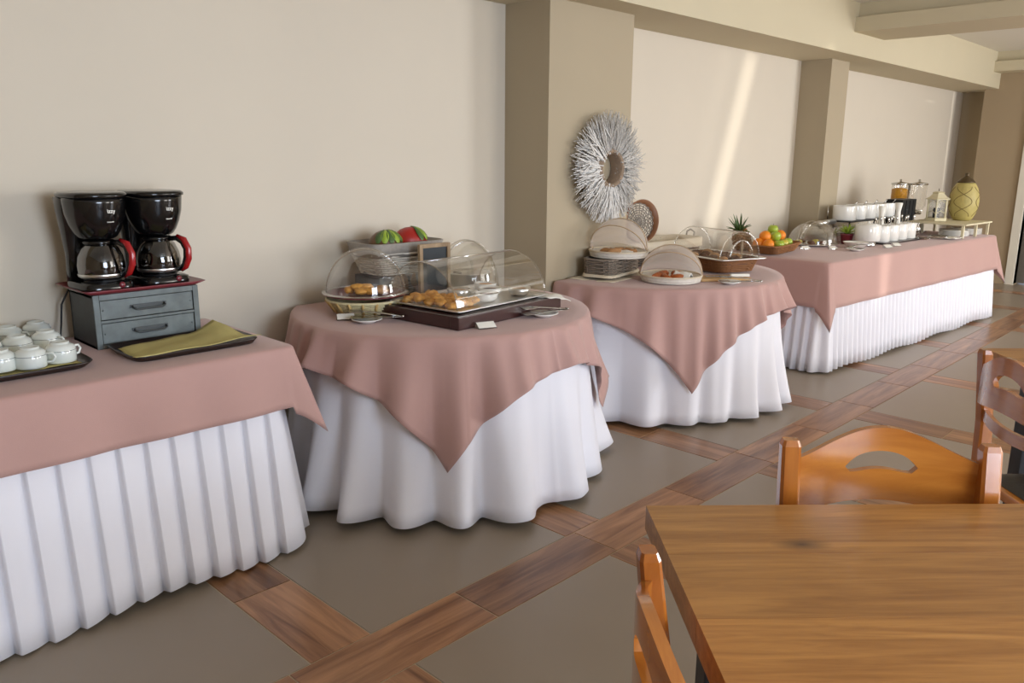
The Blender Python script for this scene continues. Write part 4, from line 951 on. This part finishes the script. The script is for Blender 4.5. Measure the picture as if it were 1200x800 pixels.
# low cream shelf with plates beneath
SX, SY = -.30, 2.75
t = thing('plate_shelf', 'low cream painted shelf at the far end of the table', 'shelf', (*F(SX, SY), Z4), R4)
mb = MB(); mb.box(-.22, .28, -.32, .31, .108, .122, .003); mb.build('shelf_board', M['cream'], t)
for yy in (-.31, -.012, .28):
    for xx in (-.21, .24): mb = MB(); mb.box(xx, xx+.022, yy, yy+.022, 0, .108, .003); mb.build('leg', M['cream'], t)
for s_, ly, lab in ((0, -.155, 'nearer'), (1, .14, 'further')):
    x, y = F(SX+.13, SY+ly)
    for k in range(6):
        plate('dinner_plate', ('%s plate of the %s stack under the cream shelf' % (['bottom', 'second', 'third', 'fourth', 'fifth', 'top'][k], lab)), x, y, Z4+k*.009, .125 if s_ else .12, 'plates under the cream shelf')
x, y = (-2.383, 8.091); t = thing('lantern', 'cream house-shaped lantern on the cream shelf', 'lantern', (-2.368, 7.93, Z4+.1225), R4+.3)
n6 = lambda r_, z, n=6: [(r_*math.cos(2*PI*(k+.5)/n), r_*math.sin(2*PI*(k+.5)/n), z) for k in range(n)]
mb = MB(); mb.loft([n6(.098, 0), n6(.098, .02), n6(.088, .026)], smooth=False); mb.build('base', M['cream'], t)
for k in range(6):
    a = 2*PI*(k+.5)/6; mb = MB(); mb.tube([(.084*math.cos(a), .084*math.sin(a), .02), (.084*math.cos(a), .084*math.sin(a), .19)], .007, 6); mb.build('post', M['cream'], t)
    a2 = 2*PI*(k+1.5)/6; p, q = Vector((.082*math.cos(a), .082*math.sin(a), 0)), Vector((.082*math.cos(a2), .082*math.sin(a2), 0))
    mb = MB(); mb.add([(p.x, p.y, .025), (q.x, q.y, .025), (q.x, q.y, .185), (p.x, p.y, .185)], [(0, 1, 2, 3)]); pn = mb.build('pane', M['glassbowl'], t)
    mb = MB()
    for zz in (.06, .15): mb.tube([tuple(p+Vector((0, 0, zz))), tuple((p+q)/2+Vector((0, 0, zz+.03))), tuple(q+Vector((0, 0, zz)))], .003, 5)
    mb.build('fretwork', M['cream'], pn)
mb = MB(); mb.loft([n6(.108, .186), n6(.110, .194), n6(.085, .205), n6(.055, .232), n6(.050, .24), n6(.058, .247), n6(.03, .256)], smooth=False); mb.build('roof', M['cream'], t)
mb = MB(); mb.lathe([(.03, .026), (.03, .11), (.001, .112)], 16, cap1=False); mb.build('candle', M['zincdark'], t)
mb = MB(); mb.tube([(0, .02*math.cos(2*PI*k/16), .268+.014*math.sin(2*PI*k/16)) for k in range(16)], .002, 5, closed=True); mb.build('ring', M['bronze'], t)
x, y = (-2.287, 8.364); t = thing('ceramic_vase', 'tall ochre oval vase with dark lid on the cream shelf', 'vase', (-2.210, 8.13, Z4+.1225))
prof = [(.062, 0), (.082, .015), (.104, .06), (.119, .12), (.123, .17), (.117, .23), (.101, .285), (.078, .325), (.068, .335)]
mb = MB(); mb.lathe(prof, 36); mb.build('vase_body', M['vase'], t)
def vr(z):
    for (r1_, z1_), (r2_, z2_) in zip(prof, prof[1:]):
        if z1_ <= z <= z2_: return r1_+(r2_-r1_)*(z-z1_)/(z2_-z1_)
    return prof[-1][0]
for k in range(8):
    a0 = (k//2)*PI/2+.2; sg = 1 if k % 2 else -1; mb = MB(); pts = []
    for i in range(21):
        z = .04+.26*i/20; a = a0+sg*.62*math.cos(PI*i/10); pts.append(((vr(z)+.001)*math.cos(a), (vr(z)+.001)*math.sin(a), z))
    mb.tube(pts, .0022, 5); mb.build('groove_line', M['vaseline'], t)
mb = MB(); mb.lathe([(.074, .334), (.070, .345), (.048, .368), (.024, .384), (.016, .39), (.016, .412), (.020, .416), (.001, .42)], 28, cap1=False); mb.build('lid', M['bronze'], t)
# flatware, saucers and napkins at the front of the shelf
for k, (q, lab) in enumerate([((-.24, 2.10), 'small grey platter beside the cutlery tray'), ((-.16, 2.23), 'small grey platter overlapping the napkins')]):
    x, y = F(*q); plate('platter', lab, x, y, Z4+.001+k*.012, .085, None, M['glassbowl'])
for k in range(3):
    a = [(-.22, 2.40), (-.15, 2.38), (-.085, 2.34)][k]; p = [(*F(a[0]+dx, a[1]+dy), Z4+.003+.006*k) for dx, dy in ((-.055, -.10), (.055, -.10), (.055, .10), (-.055, .10))]
    napkin('folded_napkin', ['folded white napkin next to the cream shelf', 'folded white napkin in the middle of the three', 'folded white napkin nearest the table edge'][k], p, M['paper'], th=.004)

# ---------------------------------------------------------------- chairs and dining tables
def extrude_board(cols, th, bend):
    """cols: list of (u, [(z0, z1), ...]) strips; makes a curved board of thickness th"""
    mb = MB(); top = max(len(c[1]) for c in cols)
    def P_(u, z, s_): return (u, bend(u)+(th/2 if s_ else -th/2), z)
    for (u0, a), (u1, b) in zip(cols, cols[1:]):
        if len(a) != len(b):
            lo, hi = (a, b) if len(a) < len(b) else (b, a)
            q = [(lo[0][0], hi[0][1]), (hi[1][0], lo[0][1])]
            if len(a) < len(b): a = [(a[0][0], (b[0][1]+b[1][0])/2), ((b[0][1]+b[1][0])/2, a[0][1])]
            else: b = [(b[0][0], (a[0][1]+a[1][0])/2), ((a[0][1]+a[1][0])/2, b[0][1])]
        for (z0, z1), (y0, y1) in zip(a, b):
            v = [P_(u0, z0, 0), P_(u1, y0, 0), P_(u1, y1, 0), P_(u0, z1, 0), P_(u0, z0, 1), P_(u1, y0, 1), P_(u1, y1, 1), P_(u0, z1, 1)]
            mb.add(v, [(0, 1, 2, 3), (7, 6, 5, 4), (0, 4, 5, 1), (3, 2, 6, 7)], True)
    return mb
def make_chair(label, loc, rz):
    """local: backrest along x, sitter faces +y"""
    t = thing('dining_chair', label, 'chair', loc, rz, 'varnished dining chairs')
    HB, HW = .845, .196
    for s_ in (-1, 1):
        rings = []
        for z, yy, w_, d_ in ((0.0, -.035, .018, .019), (.30, -.005, .019, .021), (.45, 0, .020, .022), (.62, -.008, .020, .020), (HB-.012, -.035, .019, .016), (HB, -.036, .015, .012)):
            rings.append([(s_*HW+cx_*w_, yy+cy_*d_, z) for cx_, cy_ in ((-1, -.7), (-.7, -1), (.7, -1), (1, -.7), (1, .7), (.7, 1), (-.7, 1), (-1, .7))])
        mb = MB(); mb.loft(rings, smooth=False); mb.build('back_post', M['chairpost'], t)
        mb = MB(); mb.loft([[(s_*.180+cx_*w_, .345+cy_*w_, z) for cx_, cy_ in ((-1, -.7), (-.7, -1), (.7, -1), (1, -.7), (1, .7), (.7, 1), (-.7, 1), (-1, .7))] for z, w_ in ((0, .015), (.42, .020))], smooth=False); mb.build('leg', M['chairpost'], t)
        mb = MB(); mb.tube([(s_*.186, .0, .20), (s_*.184, .345, .20)], .010, 8); mb.build('stretcher', M['chairpost'], t)
    bend = lambda u: -.032-.045*(1-(u/HW)**2)
    cols = []; n = 36
    for i in range(n+1):
        u = -HW+.008+(2*HW-.016)*i/n; q = u/HW
        zt = .802+.062*(.5+.5*math.cos(q*PI))**.8; zb = .682+.024*math.cos(q*PI/2)**1.3
        if abs(u) < .068:
            k_ = math.sqrt(max(0, 1-(u/.070)**4)); zc = .776+.018*(1-(u/.07)**2); h_ = .019*k_+.0004
            cols.append((u, [(zb, zc-h_), (zc+h_, zt)]))
        else: cols.append((u, [(zb, zt)]))
    bd = extrude_board(cols, .016, bend)
    # close the ends of the cut-out
    bd.build('top_rail', M['chairwood'], t, weld=True)
    cols = [(-HW+.008+(2*HW-.016)*i/16, [(.630-.012*math.cos((-1+i/8)*PI/2), .664-.010*math.cos((-1+i/8)*PI/2))]) for i in range(17)]
    extrude_board(cols, .014, lambda u: -.012-.040*(1-(u/HW)**2)).build('lower_rail', M['chairwood'], t, weld=True)
    mb = MB(); mb.box(-.205, .205, -.01, .37, .415, .445, .006); mb.build('seat_frame', M['chairwood'], t)
    mb = MB(); n = 10
    g = [[(-.195+.39*i/n, .012+.352*j/n, .4465+.022*(1-(2*i/n-1)**6)*(1-(2*j/n-1)**6)) for j in range(n+1)] for i in range(n+1)]
    mb.sheet(g, .0); mb.build('seat_cushion', M['cushion'], t)
    return t
AT = math.radians(45.7)
def dining_table(label, corner, rz, nx, ny):
    """corner: the corner nearest the buffet; boards run along local x"""
    t = thing('dining_table', label, 'table', (corner[0], corner[1], 0), rz)
    pw = .195; k = 0; y = 0
    while y < ny-.01:
        w_ = min(pw, ny-y); mb = MB(); mb.box(0, nx, -.0-y-w_+.00015, -y-.00015, .702, .75, .0006)
        kn = (.225, -.098, .75) if k == 0 else None
        m = M['oak0'] if k == 0 else M['oak']; mb.build('plank', m, t); y += w_; k += 1
    for sx, sy in ((.09, -.09), (nx-.15, -.09), (.09, -ny+.15), (nx-.15, -ny+.15)):
        mb = MB(); mb.box(sx, sx+.06, sy-.06, sy, .0, .702, .003); mb.build('leg', M['blackmat'], t)
    mb = MB(); mb.box(.10, nx-.1, -.12, -.10, .64, .702, .002); mb.box(.10, nx-.1, -ny+.1, -ny+.12, .64, .702, .002); mb.build('apron', M['blackmat'], t)
    return t
M['oak'] = wood('oak_board', '8f5a22', 'bd8542', .36, 'X', 2.3, coat=.25, rand=.10)
M['oak0'] = wood('oak_board_knot', '8f5a22', 'bd8542', .36, 'X', 2.3, coat=.25, rand=.10, knots=(.24, -.163, .75))
dining_table('oak board dining table with black legs nearest the camera', (-.814, 1.214), AT, 1.25, .85)
dining_table('oak dining table with black legs behind the dark chair', (-.735, 3.165), AT, 1.2, .8)
c1 = make_chair('varnished chair with cut-out backrest pushed in at the far edge of the near table', (-.500, 1.611, 0), math.radians(40)+PI)
dup(c1, (-.437, .806, 0), math.radians(-43), 'varnished chair seen edge-on at the left edge of the near table')
dup(c1, (-.455, 2.575, 0), math.radians(-45), 'varnished chair with black seat drawn up to the second dining table')
